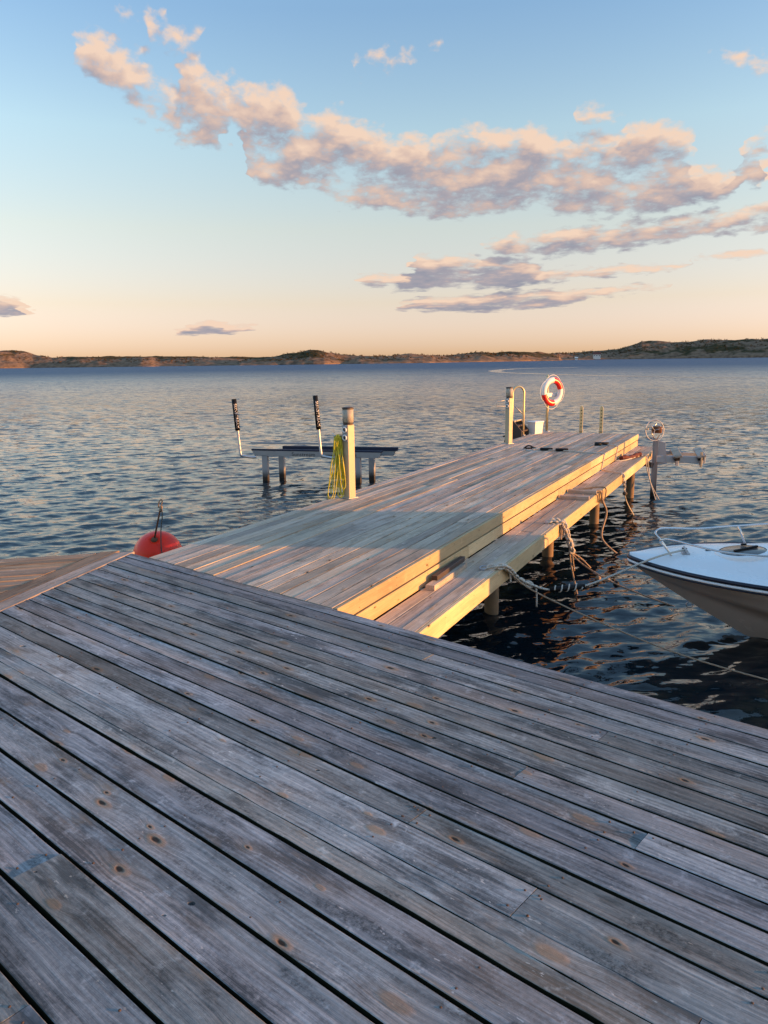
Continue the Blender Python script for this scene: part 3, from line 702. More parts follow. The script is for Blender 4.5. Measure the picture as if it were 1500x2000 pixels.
# lower step
SB = -0.245
for k, t in enumerate((0.070, 0.193, 0.316)):
    for (s0, s1) in [[(SK*t+0.03, 3.2+k*0.6), (3.203+k*0.6, 7.3-k*0.4), (7.303-k*0.4, 12.60)], ][0]:
        plank(pier, pr(s0, t), pr(s1, t), 0.118, SB, 0.028, M['pier'], 'step_plank', skew0=-SK if s0 < 0.2 else 0, segs=6, dz=rnd.uniform(-.002, .002), tilt=rnd.uniform(-.012, .012))
for (s0, s1) in [(-0.07, 4.35), (4.354, 8.55), (8.554, 12.62)]:
    board_v(pier, s0, s1, 0.409, -0.398, SB-0.001, 0.032, M['fascia'], 'step_front_board')
nails = MB()
NM = Matrix((PU, Vector((0, 0, 1)), PV)).transposed().to_4x4()
s_ = 0.35
while s_ < 12.6:
    for (t, z) in ((0.0022, -0.03), (0.0022, -0.09), (0.0002, -0.155), (0.0002, -0.215), (0.4092, -0.285), (0.4092, -0.36)):
        if rnd.random() < 0.1: continue
        q = pr(s_+rnd.uniform(-0.03, 0.03), t, z+rnd.uniform(-0.006, 0.006)); Mx = NM.copy(); Mx.translation = q
        nails.lathe([(0.0001, 0.0012), (0.004, 0.001), (0.0046, -0.002)], 7, Mx)
    s_ += 0.6
tag(nails.build('nail_heads', M['screw'], pier), kind='stuff')
# left side mirror step (hidden from here, carries the outer planks)
board_v(pier, 0.55, 12.66, -2.145, -0.24, -0.03, 0.045, M['dark_wood'], 'side_beam')
plank(pier, pr(12.665, -2.14), pr(12.665, 0.0), 0.04, -0.032, 0.2, M['dark_wood'], 'end_beam')
for s, t in [(0.85, 0.16), (3.35, -0.05), (5.92, -0.12), (8.28, 0.02), (10.89, 0.16), (3.35, -1.95), (5.92, -1.95), (8.28, -1.95), (10.89, -1.95), (1.2, -1.95)]:
    q = pr(s, t); top = -0.27 if t > -0.03 else -0.245
    MB().tube([(q.x, q.y, -2.4), (q.x, q.y, top-0.14)], 0.075, 14).build('pile', M['pile'], pier)
    plank(pier, pr(s, -2.1), pr(s, 0.36), 0.07, -0.275, 0.145, M['dark_wood'], 'crossbeam', segs=1)

# ------------------------------------------------------------------ service bollards
def bollard(label, loc, rz, lean=0.0):
    t = thing('service_bollard', label, 'bollard', loc, rz, 'service bollards on the pier'); t.rotation_euler = (0, lean, rz)
    w = 0.104
    MB().cbox((w, w, 0.866), Matrix.Translation((0, 0, 0.433)), 0.006).build('post', M['bpost'], t)
    MB().box((-w/2-0.02, -w/2-0.02, -0.0), (w/2+0.02, w/2+0.02, 0.008)).build('base_plate', M['galv'], t)
    MB().lathe([(0.0, 0.866), (0.060, 0.866), (0.060, 0.893), (0.0, 0.893)], 16, smooth=False).build('collar', M['brown'], t)
    le = MB().lathe([(0.0595, 0.893), (0.064, 0.893), (0.064, 1.042), (0.0595, 1.042), (0.0595, 0.893)], 28).build('lamp_lens', M['lens'], t)
    MB().lathe([(0.0, 0.894), (0.022, 0.894), (0.022, 1.03), (0.0, 1.03)], 12, smooth=False).build('lamp_tube', M['white'], le)
    MB().lathe([(0.0, 1.043), (0.067, 1.043), (0.067, 1.062), (0.05, 1.068), (0.0, 1.068)], 24, smooth=False).build('cap', M['brown'], t)
    pa = MB().cbox((0.004, w*0.86, 0.20), Matrix.Translation((-w/2-0.002, 0, 0.765)), 0.0015).build('socket_panel', M['panel'], t)
    for z in (0.808, 0.716):
        Mx = Matrix.Translation((-w/2-0.004, -0.006, z)) @ Matrix.Rotation(rad(-90), 4, 'Y')
        so = MB().lathe([(0.030, 0.0), (0.036, 0.0), (0.036, 0.014), (0.027, 0.018), (0.022, 0.010)], 18, Mx).build('socket', M['white'], t)
        MB().lathe([(0.0, 0.012), (0.024, 0.010)], 18, Mx).build('socket_face', M['navy'], so)
    for yy in (-0.03, 0.03):
        MB().box((-w/2-0.007, yy-0.006, 0.855), (-w/2-0.004, yy+0.006, 0.862)).build('fuse_flap', M['white'], t)
    return t
b1 = Vector((-0.405, 9.0, 0)); b2 = Vector((2.40, 14.66, 0))
bollard('beige service bollard beside the hanging yellow cable, lamp on top', b1, rad(43))
bollard('beige service bollard at the far end beside the curved handrail', b2, rad(36))

# yellow cable hung in a long coil on the bollard's left side
coil = MB(); cx, cy = -0.545, 8.98
crs = random.Random(5)
for k in range(17):
    top = 0.74+crs.uniform(-0.03, 0.02); bot = crs.uniform(-0.02, 0.16) if k < 13 else crs.uniform(0.2, 0.35)
    x0 = cx+crs.uniform(-0.025, 0.045); x1 = cx+crs.uniform(-0.09, 0.05); x2 = x1+crs.uniform(0.015, 0.07); y0 = cy+crs.uniform(-0.03, 0.03); y1 = cy+crs.uniform(-0.05, 0.04)
    if bot < 0.012: x1 -= 0.03; 
    pts = [(x0, y0, top), (x0-0.012, y0, top-0.12), ((x0+x1)/2-0.006, y1, (top+bot)/2), (x1, y1, bot+0.06), ((x1+x2)/2, y1-0.012, bot), (x2, y1, bot+0.06), ((x0+x2)/2+0.01, y1, (top+bot)/2), (x0+0.022, y0, top-0.1), (x0+0.004, y0+0.01, top+0.004)]
    coil.tube(smooth_path(pts, 5), 0.0048, 6)
ct = thing('cable_coil', 'long yellow cable coil hanging on the left side of the nearer bollard', 'cable', (cx, cy, 0.0))
ob = coil.build('cable', M['yellow']); ob.parent = ct; ob.matrix_parent_inverse = Matrix.Translation((-cx, -cy, 0))
MB().tube([(b1.x-0.05-cx, b1.y-0.02-cy, 0.745), (-0.03, 0.0, 0.735), (-0.04, 0.0, 0.77)], 0.006, 6).build('hook', M['steel'], ct)

# ------------------------------------------------------------------ boat lift standing in the water on the left
def text_mesh(txt, size, extr=0.0012, spacing=1.0):
    cu = bpy.data.curves.new('txt', 'FONT'); cu.body = txt; cu.size = size; cu.extrude = extr; cu.space_character = spacing; cu.align_x = 'CENTER'; cu.align_y = 'CENTER'
    o = bpy.data.objects.new('txt', cu); col.objects.link(o); bpy.context.view_layer.update()
    me = bpy.data.meshes.new_from_object(o.evaluated_get(bpy.context.evaluated_depsgraph_get()))
    bpy.data.objects.remove(o); bpy.data.curves.remove(cu); return me
lift = thing('boat_lift', 'aluminium boat lift on four legs in the water, two tall guide arms', 'boat lift', (-1.45, 17.0, WATER))
def LW(x, y, z): return (x+1.45, y-17.0, z-WATER)
A_ = Vector((-2.67, 17.29, 0)); B_ = Vector((-0.556, 16.735, 0)); axd = (B_-A_).normalized(); thl = math.atan2(axd.y, axd.x)
Cc = Vector((-2.342, 17.646, 0)); Dd = Vector((-0.256, 17.151, 0))
M['lift_leg'] = plain('weathered_lift_aluminium', (0.36, 0.35, 0.35), 0.5, 0.3)
def leg_mat():
    mt, g, b = new_mat('lift_leg_with_tide_growth')
    z = g.sep(g.n('ShaderNodeNewGeometry').outputs['Position'])[2]
    nz = g.noise(g.n('ShaderNodeTexCoord').outputs['Object'], 18, 4, 0.6)
    f = g.rng(g.m('ADD', z, g.m('MULTIPLY', nz, 0.1)), WATER+0.10, WATER+0.34)
    g.put(b.inputs['Base Color'], g.mix(f, (0.03, 0.02, 0.015), (0.40, 0.385, 0.385))); b.inputs['Roughness'].default_value = 0.55; b.inputs['Metallic'].default_value = 0.2
    return mt
M['leg'] = leg_mat()
for q in (A_, B_, Cc, Dd):
    MB().cbox((0.13, 0.10, 1.6), Matrix.Translation(Vector(LW(q.x, q.y, -1.27))) @ Matrix.Rotation(thl, 4, 'Z'), 0.006).build('leg', M['leg'], lift)
# near beam (front face carries the print), far beam, padded bunks
def bar(p, q, w, h, z, name, mat, taper=0.0, parent=None):
    d = q-p; L = d.length; c_ = (p+q)/2
    vs = [(-L/2, -w/2, h/2), (L/2, -w/2, h/2), (L/2, w/2, h/2), (-L/2, w/2, h/2), (-L/2+taper, -w/2, -h/2), (L/2-taper, -w/2, -h/2), (L/2-taper, w/2, -h/2), (-L/2+taper, w/2, -h/2)]
    return MB().add(vs, [(3,2,1,0)[::-1], (4,7,6,5), (0,4,5,1), (1,5,6,2), (2,6,7,3), (3,7,4,0)]).build(name, mat, parent or lift, LW(c_.x, c_.y, z), (0, 0, math.atan2(d.y, d.x)))
n0, n1 = A_-axd*0.30, B_+axd*0.55
nb = bar(n0, n1, 0.10, 0.125, -0.43, 'beam', M['lift_leg'], 0.07)
bar(n0-axd*0.01, n1+axd*0.01, 0.11, 0.03, -0.352, 'bunk_pad', M['navy_canvas'])
f0, f1 = Cc+axd*0.10, Dd+axd*0.55
bar(f0, f1, 0.10, 0.11, -0.44, 'beam', M['lift_leg'], 0.05)
bar(f0-axd*0.05, f1+axd*0.05, 0.13, 0.075, -0.345, 'bunk_pad', M['navy_canvas'])
g0, g1 = Cc-axd*0.85, Dd-axd*0.7
bar(g0+Vector((0, .5, 0)), g1+Vector((0, .5, 0)), 0.05, 0.045, -0.305, 'cross_rail', M['galv'])
for txt, x, sz in (('Sunstream', -0.28, 0.125), ('SunLift', 0.78, 0.125)):
    link('lettering', text_mesh(txt, sz, 0.001, 1.05), M['ink'], nb, (x, -0.0515, -0.012), (rad(90), 0, 0))
MB().box((0.24, -0.0525, -0.02), (0.42, -0.0505, -0.005)).build('lettering', M['ink'], nb)
for (base, top, z0, z1) in ((Vector((-2.93, 17.05, -0.49)), Vector((-3.275, 17.10, 0.79)), 0, 0), (Vector((-1.13, 16.62, -0.475)), Vector((-1.445, 16.68, 0.86)), 0, 0)):
    kn = Vector((top.x+0.115, base.y, base.z+0.02))
    el_ = Vector((kn.x-0.02, base.y, base.z+0.10))
    pts = [base+Vector((0.10, 0.0, 0)), base, kn+Vector((0.10, 0, 0)), kn+Vector((0.025, 0, 0.02)), el_, el_.lerp(top, 0.45), top]
    pts = [Vector(p) for p in pts]
    P = [Vector(LW(*p)) for p in smooth_path(pts, 6)]
    ga = MB().tube(P, 0.030, 10).build('guide_arm', M['alu'], lift)
    a = el_.lerp(top, 0.42); d = (top-a).normalized()
    Pa, Pt = Vector(LW(*a)), Vector(LW(*(top+d*0.01)))
    sl = MB().tube([Pa, Pt], 0.054, 14).build('sleeve', M['black'], ga)
    me = text_mesh('SUNSTREAM', 0.088, 0.001, 1.15)
    # letters run down the sleeve, on the side facing the pier and the viewer
    face = Vector((0.45, -1, 0)).normalized(); xx = -d; yy = face.cross(xx).normalized(); face = xx.cross(yy)
    Mx = Matrix((xx, yy, face)).transposed().to_4x4(); Mx.translation = Pa.lerp(Pt, 0.46)+face*0.0555
    me.transform(Mx)
    # wrap the letters round the sleeve
    ctr = Pa
    for q in me.vertices:
        rel = q.co-ctr; h = rel.dot(d); off_ = rel-d*h; yv = off_.dot(yy); an = yv/0.055; fr = off_.dot(face)
        q.co = ctr+d*h+(face*math.cos(an)+yy*math.sin(an))*(fr)
    link('lettering', me, M['letter'], sl)

# ------------------------------------------------------------------ far end of the pier
# curved handrail
hr = thing('handrail', 'curved steel handrail hoop beside the far bollard', 'handrail', (2.96, 16.22, 0))
hx = Vector((-0.98, -0.2, 0)).normalized()
pts = [(0, 0, 0.0), (0, 0, 0.5), (0, 0, 0.86)]+[tuple(hx*(0.125-0.125*math.cos(a))+Vector((0, 0, 0.89+0.13*math.sin(a)))) for a in [rad(x) for x in range(0, 181, 20)]]+[tuple(hx*0.25+Vector((0, 0, 0.6))), tuple(hx*0.27+Vector((0, 0, -0.2)))]
MB().tube(pts, 0.021, 10).build('rail_tube', M['brass'], hr)
MB().tube([tuple(hx*0.26+Vector((0, 0, 0.67))), (0, 0, 0.43)], 0.012, 8).build('brace', M['galv'], hr)
MB().lathe([(0.0, 0.012), (0.05, 0.012), (0.05, 0.0)], 12).build('foot_plate', M['galv'], hr)
MB().tube([tuple(hx*0.30+Vector((0, 0, 0.62))), tuple(hx*0.60+Vector((0, 0, 0.62))), tuple(hx*0.60+Vector((0, 0, 0.72))), tuple(hx*0.42+Vector((0, 0, 0.74)))], 0.008, 6).build('side_bracket', M['galv'], hr)
# bathing steps hanging on the left edge
stp = thing('bathing_steps', 'dark brown wooden bathing steps at the left edge behind the bollard', 'steps', tuple(pr(11.75, -2.28, 0)), rad(90-26.7))
for x in (-0.28, 0.22):
    vs = [(x, -0.12, -0.04), (x, -0.12, 0.10), (x, 0.06, 0.30), (x, 0.15, 0.30), (x, 0.34, -0.45), (x, 0.22, -0.5)]
    vs2 = [(p[0]+0.04, p[1], p[2]) for p in vs]; n_ = 6
    MB().add(vs+vs2, [tuple(range(n_))[::-1], tuple(range(n_, 2*n_))]+[(i, (i+1) % n_, (i+1) % n_+n_, i+n_) for i in range(n_)]).build('stringer', M['brown'], stp)
for (y, z) in ((-0.06, 0.09), (0.02, 0.20), (0.10, 0.30), (0.24, -0.02), (0.28, -0.25)):
    MB().cbox((0.50, 0.11, 0.03), Matrix.Translation((-0.01, y, z)), 0.004).build('tread', M['brown'] if z < 0.25 else M['bpost'], stp)
plank(stp, (-0.55, -0.02), (0.3, -0.02), 0.30, -0.03, 0.04, M['brown'], 'landing_board')
# white storage box
bx = thing('storage_box', 'small white plastic box with overhanging lid on the pier edge', 'box', tuple(pr(12.15, -2.06, 0)), rad(40))
vs = [(-0.12, -0.09, 0), (0.12, -0.09, 0), (0.12, 0.09, 0), (-0.12, 0.09, 0), (-0.135, -0.105, 0.23), (0.135, -0.105, 0.23), (0.135, 0.105, 0.23), (-0.135, 0.105, 0.23)]
MB().add(vs, [(0,3,2,1),(4,5,6,7),(0,1,5,4),(1,2,6,5),(2,3,7,6),(3,0,4,7)]).build('box_body', M['white'], bx)
MB().cbox((0.30, 0.24, 0.035), Matrix.Translation((0, 0, 0.249)), 0.008).build('lid', M['white'], bx)
# life ring on its pole
lp = Vector((3.632, 17.05, 0))
pole = thing('life_ring_pole', 'slim yellow metal pole carrying the life ring at the pier end', 'pole', tuple(lp))
MB().tube([(0, 0, 0), (0, 0, 0.6), (-0.01, 0, 1.21)], 0.030, 12).build('tube', M['brass'], pole)
MB().lathe([(0.0, 1.235), (0.022, 1.23), (0.031, 1.205)], 12, Matrix.Translation((-0.01, 0, 0))).build('cap', M['brass'], pole)
MB().lathe([(0.0, 0.012), (0.07, 0.012), (0.07, 0)], 14).build('foot_plate', M['galv'], pole)
RA = 146.0; rn_ = azv(RA); rt = Vector((rn_.y, -rn_.x, 0))*-1.0     # ring faces the sun side; rt = sideways
if rt.x < 0: rt = -rt
hold = MB().cbox((0.40, 0.02, 0.085), Matrix.Translation(Vector((-0.01, 0, 0.80))+rn_*0.045+rt*0.06) @ Matrix((rt, rn_, Vector((0, 0, 1)))).transposed().to_4x4(), 0.006).build('holder_board', M['white'], pole)
MB().cbox((0.07, 0.05, 0.04), Matrix.Translation((-0.005, -0.01, 0.71)), 0.004).build('clamp', M['rust'], pole)
rc = lp+Vector((0.015, 0, 0.872))+rn_*0.115
ring = thing('life_ring', 'white life ring with two red sections and a looped grab line', 'life ring', (lp.x, lp.y, 0.872))
def ring_pt(an, R, off=0.0): return rt*math.cos(an)*R+Vector((0, 0, 1))*math.sin(an)*R+rn_*off
rcl = rc-Vector((lp.x, lp.y, 0.872)); tilt_ = rad(8)
def ring_arc(a0, a1, mat, name, grow=0.0):
    n = 26; mb = MB(); vs = []; fs = []; k = 12
    for i in range(n+1):
        an = a0+(a1-a0)*i/n; c_ = ring_pt(an, 0.248)
        for j in range(k):
            q = 2*math.pi*j/k; vs.append(rcl+c_+ring_pt(an, 1.0)*((0.066+grow)*math.cos(q))+rn_*((0.052+grow)*math.sin(q)))
    for i in range(n):
        for j in range(k): fs.append((i*k+j, i*k+(j+1) % k, (i+1)*k+(j+1) % k, (i+1)*k+j))
    mb.add(vs, fs, True); mb.add([vs[j] for j in range(k)], [tuple(range(k))]); mb.add([vs[n*k+j] for j in range(k)], [tuple(range(k))])
    return mb.build(name, mat, ring)
ring_arc(rad(12), rad(85), M['red'], 'red_section', 0.001); ring_arc(rad(85), rad(192), M['white'], 'white_section')
ring_arc(rad(192), rad(280), M['red'], 'red_section', 0.001); ring_arc(rad(280), rad(372), M['white'], 'white_section')
ln = []
for i in range(97):
    an = rad(i*360/96); ph = (math.degrees(an)-40) % 90
    R = 0.313+0.055*math.sin(math.pi*ph/90)**0.8
    ln.append(rcl+ring_pt(an, R)+Vector((0, 0, -0.01*math.sin(math.pi*ph/90))))
MB().tube(ln[:-1], 0.006, 6, closed=True).build('grab_line', M['white'], ring)
# swimming ladder: two perforated rails standing at the end of the pier
lad = thing('swim_ladder', 'swimming ladder with two upright perforated rails at the pier end', 'ladder', (4.59, 16.97, 0), rad(90-112.3))
for x in (-0.215, 0.215):
    rl = MB()
    prof = [(-0.035, -0.5), (0.035, -0.5), (0.035, 0.49), (0.027, 0.525), (0.012, 0.545), (-0.012, 0.545), (-0.027, 0.525), (-0.035, 0.49)]
    vs = [(x+p, -0.02, z) for p, z in prof]+[(x+p, 0.02, z) for p, z in prof]; n_ = 8
    rl.add(vs, [tuple(range(n_)), tuple(range(n_, 2*n_))[::-1]]+[((i+1) % n_, i, i+n_, (i+1) % n_+n_) for i in range(n_)])
    r_ = rl.build('rail', M['brass'], lad)
    for k in range(6):
        Mx = Matrix.Translation((x, -0.0205, 0.09+0.072*k)) @ Matrix.Rotation(rad(90), 4, 'X')
        MB().lathe([(0.0, 0.001), (0.012, 0.001), (0.014, 0.0)], 10, Mx).build('hole', M['ink'], r_)
    MB().box((x-0.05, -0.05, 0.0), (x+0.05, 0.04, 0.006)).build('foot_plate', M['galv'], r_)
for z in (-0.15, -0.4):
    MB().cbox((0.43, 0.07, 0.03), Matrix.Translation((0, 0, z)), 0.004).build('rung', M['alu'], lad)

# ------------------------------------------------------------------ winch hoist at the end of the step
wp = Vector((5.178, 14.546, 0))
ho = thing('boat_hoist', 'galvanised boat hoist post with hand wheel and two tilted bunk boards', 'hoist', (wp.x, wp.y, WATER))
def HW(x, y, z): return Vector((x, y, z-WATER))
hz = rad(-20)
Rz = Matrix.Rotation(hz, 4, 'Z')
pm = MB()
for (c0, c1) in (((-0.055, -0.045, -0.6), (-0.043, 0.045, 1.09)), ((0.043, -0.045, -0.6), (0.055, 0.045, 1.09)), ((-0.043, -0.006, -0.6), (0.043, 0.006, 1.088))): pm.box(c0, c1, Rz)
pm.build('post', M['leg'], ho)
MB().add([Rz @ Vector(p) for p in [(0.05, -0.03, 0.62), (0.22, -0.03, 0.66), (0.17, -0.03, 1.05), (0.06, -0.03, 1.08), (0.05, 0.03, 0.62), (0.22, 0.03, 0.66), (0.17, 0.03, 1.05), (0.06, 0.03, 1.08)]],
         [(0,1,2,3), (7,6,5,4), (0,4,5,1), (1,5,6,2), (2,6,7,3), (3,7,4,0)]).build('gusset', M['galv'], ho)
# hand wheel
wc = HW(-0.07, -0.10, 0.235); wn_ = Vector((0.25, -0.95, 0.1)).normalized(); wx = Vector((0, 0, 1)).cross(wn_).normalized(); wy = wn_.cross(wx)
whl = MB().tube([wc+(wx*math.cos(a)+wy*math.sin(a))*0.195 for a in [2*math.pi*i/40 for i in range(40)]], 0.008, 8, closed=True).build('hand_wheel', M['galv'], ho)
for a in (0.2, 2.3, 4.4): MB().tube([wc, wc+(wx*math.cos(a)+wy*math.sin(a))*0.193], 0.0055, 6).build('spoke', M['galv'], whl)
kb = wc+wx*-0.19+wy*0.03; MB().tube([kb, kb+wn_*0.085], 0.016, 8).build('crank_knob', M['bpost'], whl)
dr_ = HW(0.02, 0.0, 0.235)
MB().tube([dr_+Vector((-0.09, 0.05, 0)), dr_+Vector((0.07, -0.03, 0))], 0.065, 14).build('winch_drum', M['rust'], ho)
for dx_ in (-0.06, 0.05): MB().tube([HW(0.0, 0.0, 0.02), HW(dx_*1.4, 0, 0.16), HW(dx_*1.3, 0, 0.30), HW(0, 0, 0.345)], 0.011, 6).build('winch_frame', M['steel'], ho)
# arm and bunks
def hb(p, q, w, h, name, mat, roll_=0.0):
    p, q = Vector(p), Vector(q); d = q-p
    return MB().cbox((d.length, w, h), Matrix.Translation((p+q)/2) @ d.to_track_quat('X', 'Z').to_matrix().to_4x4() @ Matrix.Rotation(roll_, 4, 'X'), 0.004).build(name, mat, ho)
hb(HW(0.0, -0.06, -0.31), HW(0.93, -0.06, -0.345), 0.05, 0.13, 'arm', M['galv'])
hb(HW(0.1, 0.42, -0.24), HW(1.0, 0.42, -0.33), 0.05, 0.105, 'arm', M['galv'])
for x in (0.40, 0.85):
    bb_ = hb(HW(x-0.02, -0.16, -0.27), HW(x+0.13, 0.46, -0.19), 0.15, 0.035, 'bunk_board', M['pier'], rad(-10))
    hb(HW(x-0.015, -0.10, -0.44), HW(x-0.015, -0.10, -0.285), 0.05, 0.05, 'bracket', M['galv']); hb(HW(x-0.02, -0.14, -0.31), HW(x-0.02, -0.08, -0.31), 0.09, 0.07, 'rubber_pad', M['black'])
hb(HW(0.83, -0.13, -0.47), HW(0.83, -0.13, -0.18), 0.05, 0.03, 'end_bracket', M['bpost'])
hb(HW(-0.32, 0.05, -0.36), HW(-0.03, 0.0, -0.45), 0.06, 0.10, 'stay', M['dark_wood'])

# ------------------------------------------------------------------ mooring ropes and fittings
def rope(name, label, paths, mat, group=None):
    t = thing(name, label, 'rope', tuple(paths[0][0][0]), 0, group); o0 = Vector(paths[0][0][0])
    for (pts, r) in paths:
        MB().tube([Vector(p)-o0 for p in pts], r, 7).build('strand', mat, t)
    return t, o0
def ring_bolt(loc, parent=None):
    mb = MB(); c_ = Vector(loc)
    mb.tube([c_+Vector((0.035*math.cos(a), 0.03*math.sin(a), 0.012+0.008*math.cos(a))) for a in [2*math.pi*i/16 for i in range(16)]], 0.006, 6, closed=True)
    return mb
BRING = []
def fitting(label, s, t):
    q = pr(s, t, SB)
    th = thing('mooring_ring', label, 'mooring ring', tuple(q), rad(90-26.7), 'mooring rings on the lower step')
    MB().box((-0.04, -0.02, 0), (0.04, 0.02, 0.005)).build('plate', M['galv'], th)
    ring_bolt((0, 0, 0.008)).build('ring', M['galv'], th)
    return q
F1 = fitting('steel mooring ring tied to the pale chain-knotted rope on the step', 2.15, 0.27)
F2 = fitting('steel mooring ring holding the tangled rope bundle on the step', 4.29, 0.29)
F3 = fitting('steel mooring ring on the step nearest the hand-wheel hoist', 10.9, 0.33)
# boat placement needed for the mooring line
BT = Vector((2.389, 7.265, 0)); BX = azv(102.0); BY = Vector((math.cos(rad(102)), -math.sin(rad(102)), 0))
if BY.y > 0: BY = -BY
def bt(x, y, z): q = BT+BX*x+BY*y; return Vector((q.x, q.y, z))
cleat = bt(0.50, 0.08, -0.205)
# chain-knotted head of the bow line, then rubber snubber, then line to the boat
h0 = F1+Vector((0.02, -0.02, 0.02)); s1 = pr(2.28, 0.43, -0.235)
pA = Vector((1.28, 6.98, -0.46)); 
line = smooth_path([h0, s1, pA, Vector((1.60, 7.02, -0.57)), Vector((1.95, 7.03, -0.52)), bt(0.17, 0.27, -0.262), cleat], 14)
t1, o1 = rope('mooring_line', 'pale bow line with chain knots and black snubber, tied to the boat', [(line, 0.010)], M['rope'])
def along(path, d):
    acc = 0
    for i in range(len(path)-1):
        l = (path[i+1]-path[i]).length
        if acc+l >= d: return path[i].lerp(path[i+1], (d-acc)/l), (path[i+1]-path[i]).normalized()
        acc += l
    return path[-1], (path[-1]-path[-2]).normalized()
tot = sum((line[i+1]-line[i]).length for i in range(len(line)-1))
dpos = 0.05; k = 0
while dpos < 0.84:
    p, d = along(line, dpos); side = d.cross(Vector((0, 0, 1))).normalized(); upv = side.cross(d)
    aa, bb2 = (side, upv) if k % 2 else (upv, side)
    an = 0.35*(1 if k % 2 else -1)
    aa = aa*math.cos(an)+bb2*math.sin(an)
    loop = [p-o1+d*(0.042*math.cos(q))+aa*(0.024*math.sin(q)) for q in [2*math.pi*i/14 for i in range(14)]]
    MB().tube(loop, 0.0115, 6, closed=True).build('chain_knot', M['rope'], t1); dpos += 0.044; k += 1
for (d0, ln_) in ((0.30, 0.12), (0.82, 0.20)):
    p, d = along(line, d0); p = p-o1
    MB().tube(smooth_path([p, p+Vector((0.01, -0.01, -0.05)), p+Vector((0.015, -0.01, -ln_))], 4), 0.009, 6).build('rope_tail', M['rope'], t1)
pa, d_ = along(line, 0.96); pb, d_ = along(line, 1.30)
sn = MB().tube([pa-o1, (pa+pb)/2-o1, pb-o1], [0.024, 0.03, 0.024], 12).build('snubber', M['black'], t1)
sp = []
for i in range(64):
    q = i/63; an = q*2*math.pi*4.0; p = pa.lerp(pb, 0.12+0.8*q)-o1; dd_ = (pb-pa).normalized(); sx_ = dd_.cross(Vector((0, 0, 1))).normalized(); uy_ = sx_.cross(dd_)
    sp.append(p+(sx_*math.cos(an)+uy_*math.sin(an))*0.031)
MB().tube(sp, 0.007, 6).build('spiral_turn', M['rope'], sn)
# slack line from the same ring down into the water
F1b = F1+Vector((0.03, -0.03, 0.015)); e1 = pr(2.25, 0.425, -0.24)
sl1 = smooth_path([F1b, e1, pr(2.3, 0.46, -0.28)]+[Vector(p) for p in [(1.35, 6.82, -0.50), (1.9, 6.55, -0.72), (2.55, 6.22, -0.92), (3.3, 5.85, -1.05), (4.2, 5.4, -1.15)]], 8)
rope('sunken_line', 'long slack mooring line running from the near ring into the dark water', [(sl1, 0.0075)], M['rope_tan'])
# rope bundle at second ring
k2 = F2+Vector((0, 0, 0.02)); e2 = pr(4.36, 0.43, -0.24)
bun = smooth_path([k2, e2, pr(4.40, 0.475, -0.36), pr(4.44, 0.52, -0.50), pr(4.46, 0.54, -0.60)], 8)
t2, o2 = rope('rope_bundle', 'thick twisted rope bundle hanging from the second ring over the step edge', [(bun, 0.012)], M['rope'])
dpos = 0.02; k = 0
Lb = sum((bun[i+1]-bun[i]).length for i in range(len(bun)-1))
while dpos < Lb-0.02:
    p, d = along(bun, dpos); side = d.cross(Vector((0.3, 0.2, 1))).normalized(); upv = side.cross(d); an = k*1.1
    aa = side*math.cos(an)+upv*math.sin(an); ww = 0.036 if dpos < 0.3 else 0.026
    MB().tube([p-o2+d*(0.034*math.cos(q))+aa*(ww*math.sin(q))+upv*0.006*math.sin(q*2) for q in [2*math.pi*i/12 for i in range(12)]], 0.013, 6, closed=True).build('twist', M['rope'], t2)
    dpos += 0.021; k += 1
for pts in ([e2, pr(4.33, 0.44, -0.34), pr(4.30, 0.44, -0.42)], [bun[-10], pr(4.55, 0.50, -0.72), Vector((2.2, 8.42, -1.08))], [bun[-2], pr(4.47, 0.55, -0.72), pr(4.5, 0.56, -0.82)], [bun[-1], pr(4.55, 0.62, -0.68), pr(4.62, 0.72, -0.80)]):
    MB().tube([p-o2 for p in smooth_path(pts, 6)], 0.010, 6).build('loose_end', M['rope_tan'], t2)
st2 = smooth_path([bun[-14], Vector((2.25, 8.75, -0.72)), Vector((2.6, 8.4, -0.92)), Vector((3.16, 7.92, -1.07))], 8)
rope('stern_anchor_line', 'brown rope slanting from the rope bundle into the water by the bow', [(st2, 0.009)], M['rope_tan'])
# rope from wooden frame
e3 = pr(6.55, 0.36, SB+0.02)
r3 = smooth_path([e3, pr(6.6, 0.425, -0.235), pr(6.62, 0.45, -0.36), pr(6.68, 0.50, -0.55), Vector((3.0, 10.32, -0.85)), Vector((3.22, 10.22, -1.08))], 8)
t3, o3 = rope('thick_line', 'thick tan rope dropping to the water from the slats on the step', [(r3, 0.016)], M['rope_tan'])
for ds in (0.0, 0.05, 0.09):
    lp_ = [pr(6.35+ds*3, 0.40, SB+0.008), pr(6.36+ds*3, 0.425, -0.25), pr(6.40+ds*3, 0.424, -0.33-ds), pr(6.46+ds*3, 0.424, -0.36), pr(6.50+ds*3, 0.424, -0.30), pr(6.5+ds*3, 0.42, -0.238)]
    MB().tube([p-o3 for p in smooth_path(lp_, 5)], 0.006, 6).build('wrap_turn', M['rope_dark'], t3)
lp_ = [pr(6.65, 0.12, SB+0.01), pr(6.85, 0.22, SB+0.012), pr(7.0, 0.36, SB+0.01), pr(6.98, 0.425, -0.26), pr(6.92, 0.426, -0.38), pr(6.8, 0.42, -0.44)]
MB().tube([p-o3 for p in smooth_path(lp_, 6)], 0.008, 6).build('loop', M['rope_dark'], t3)
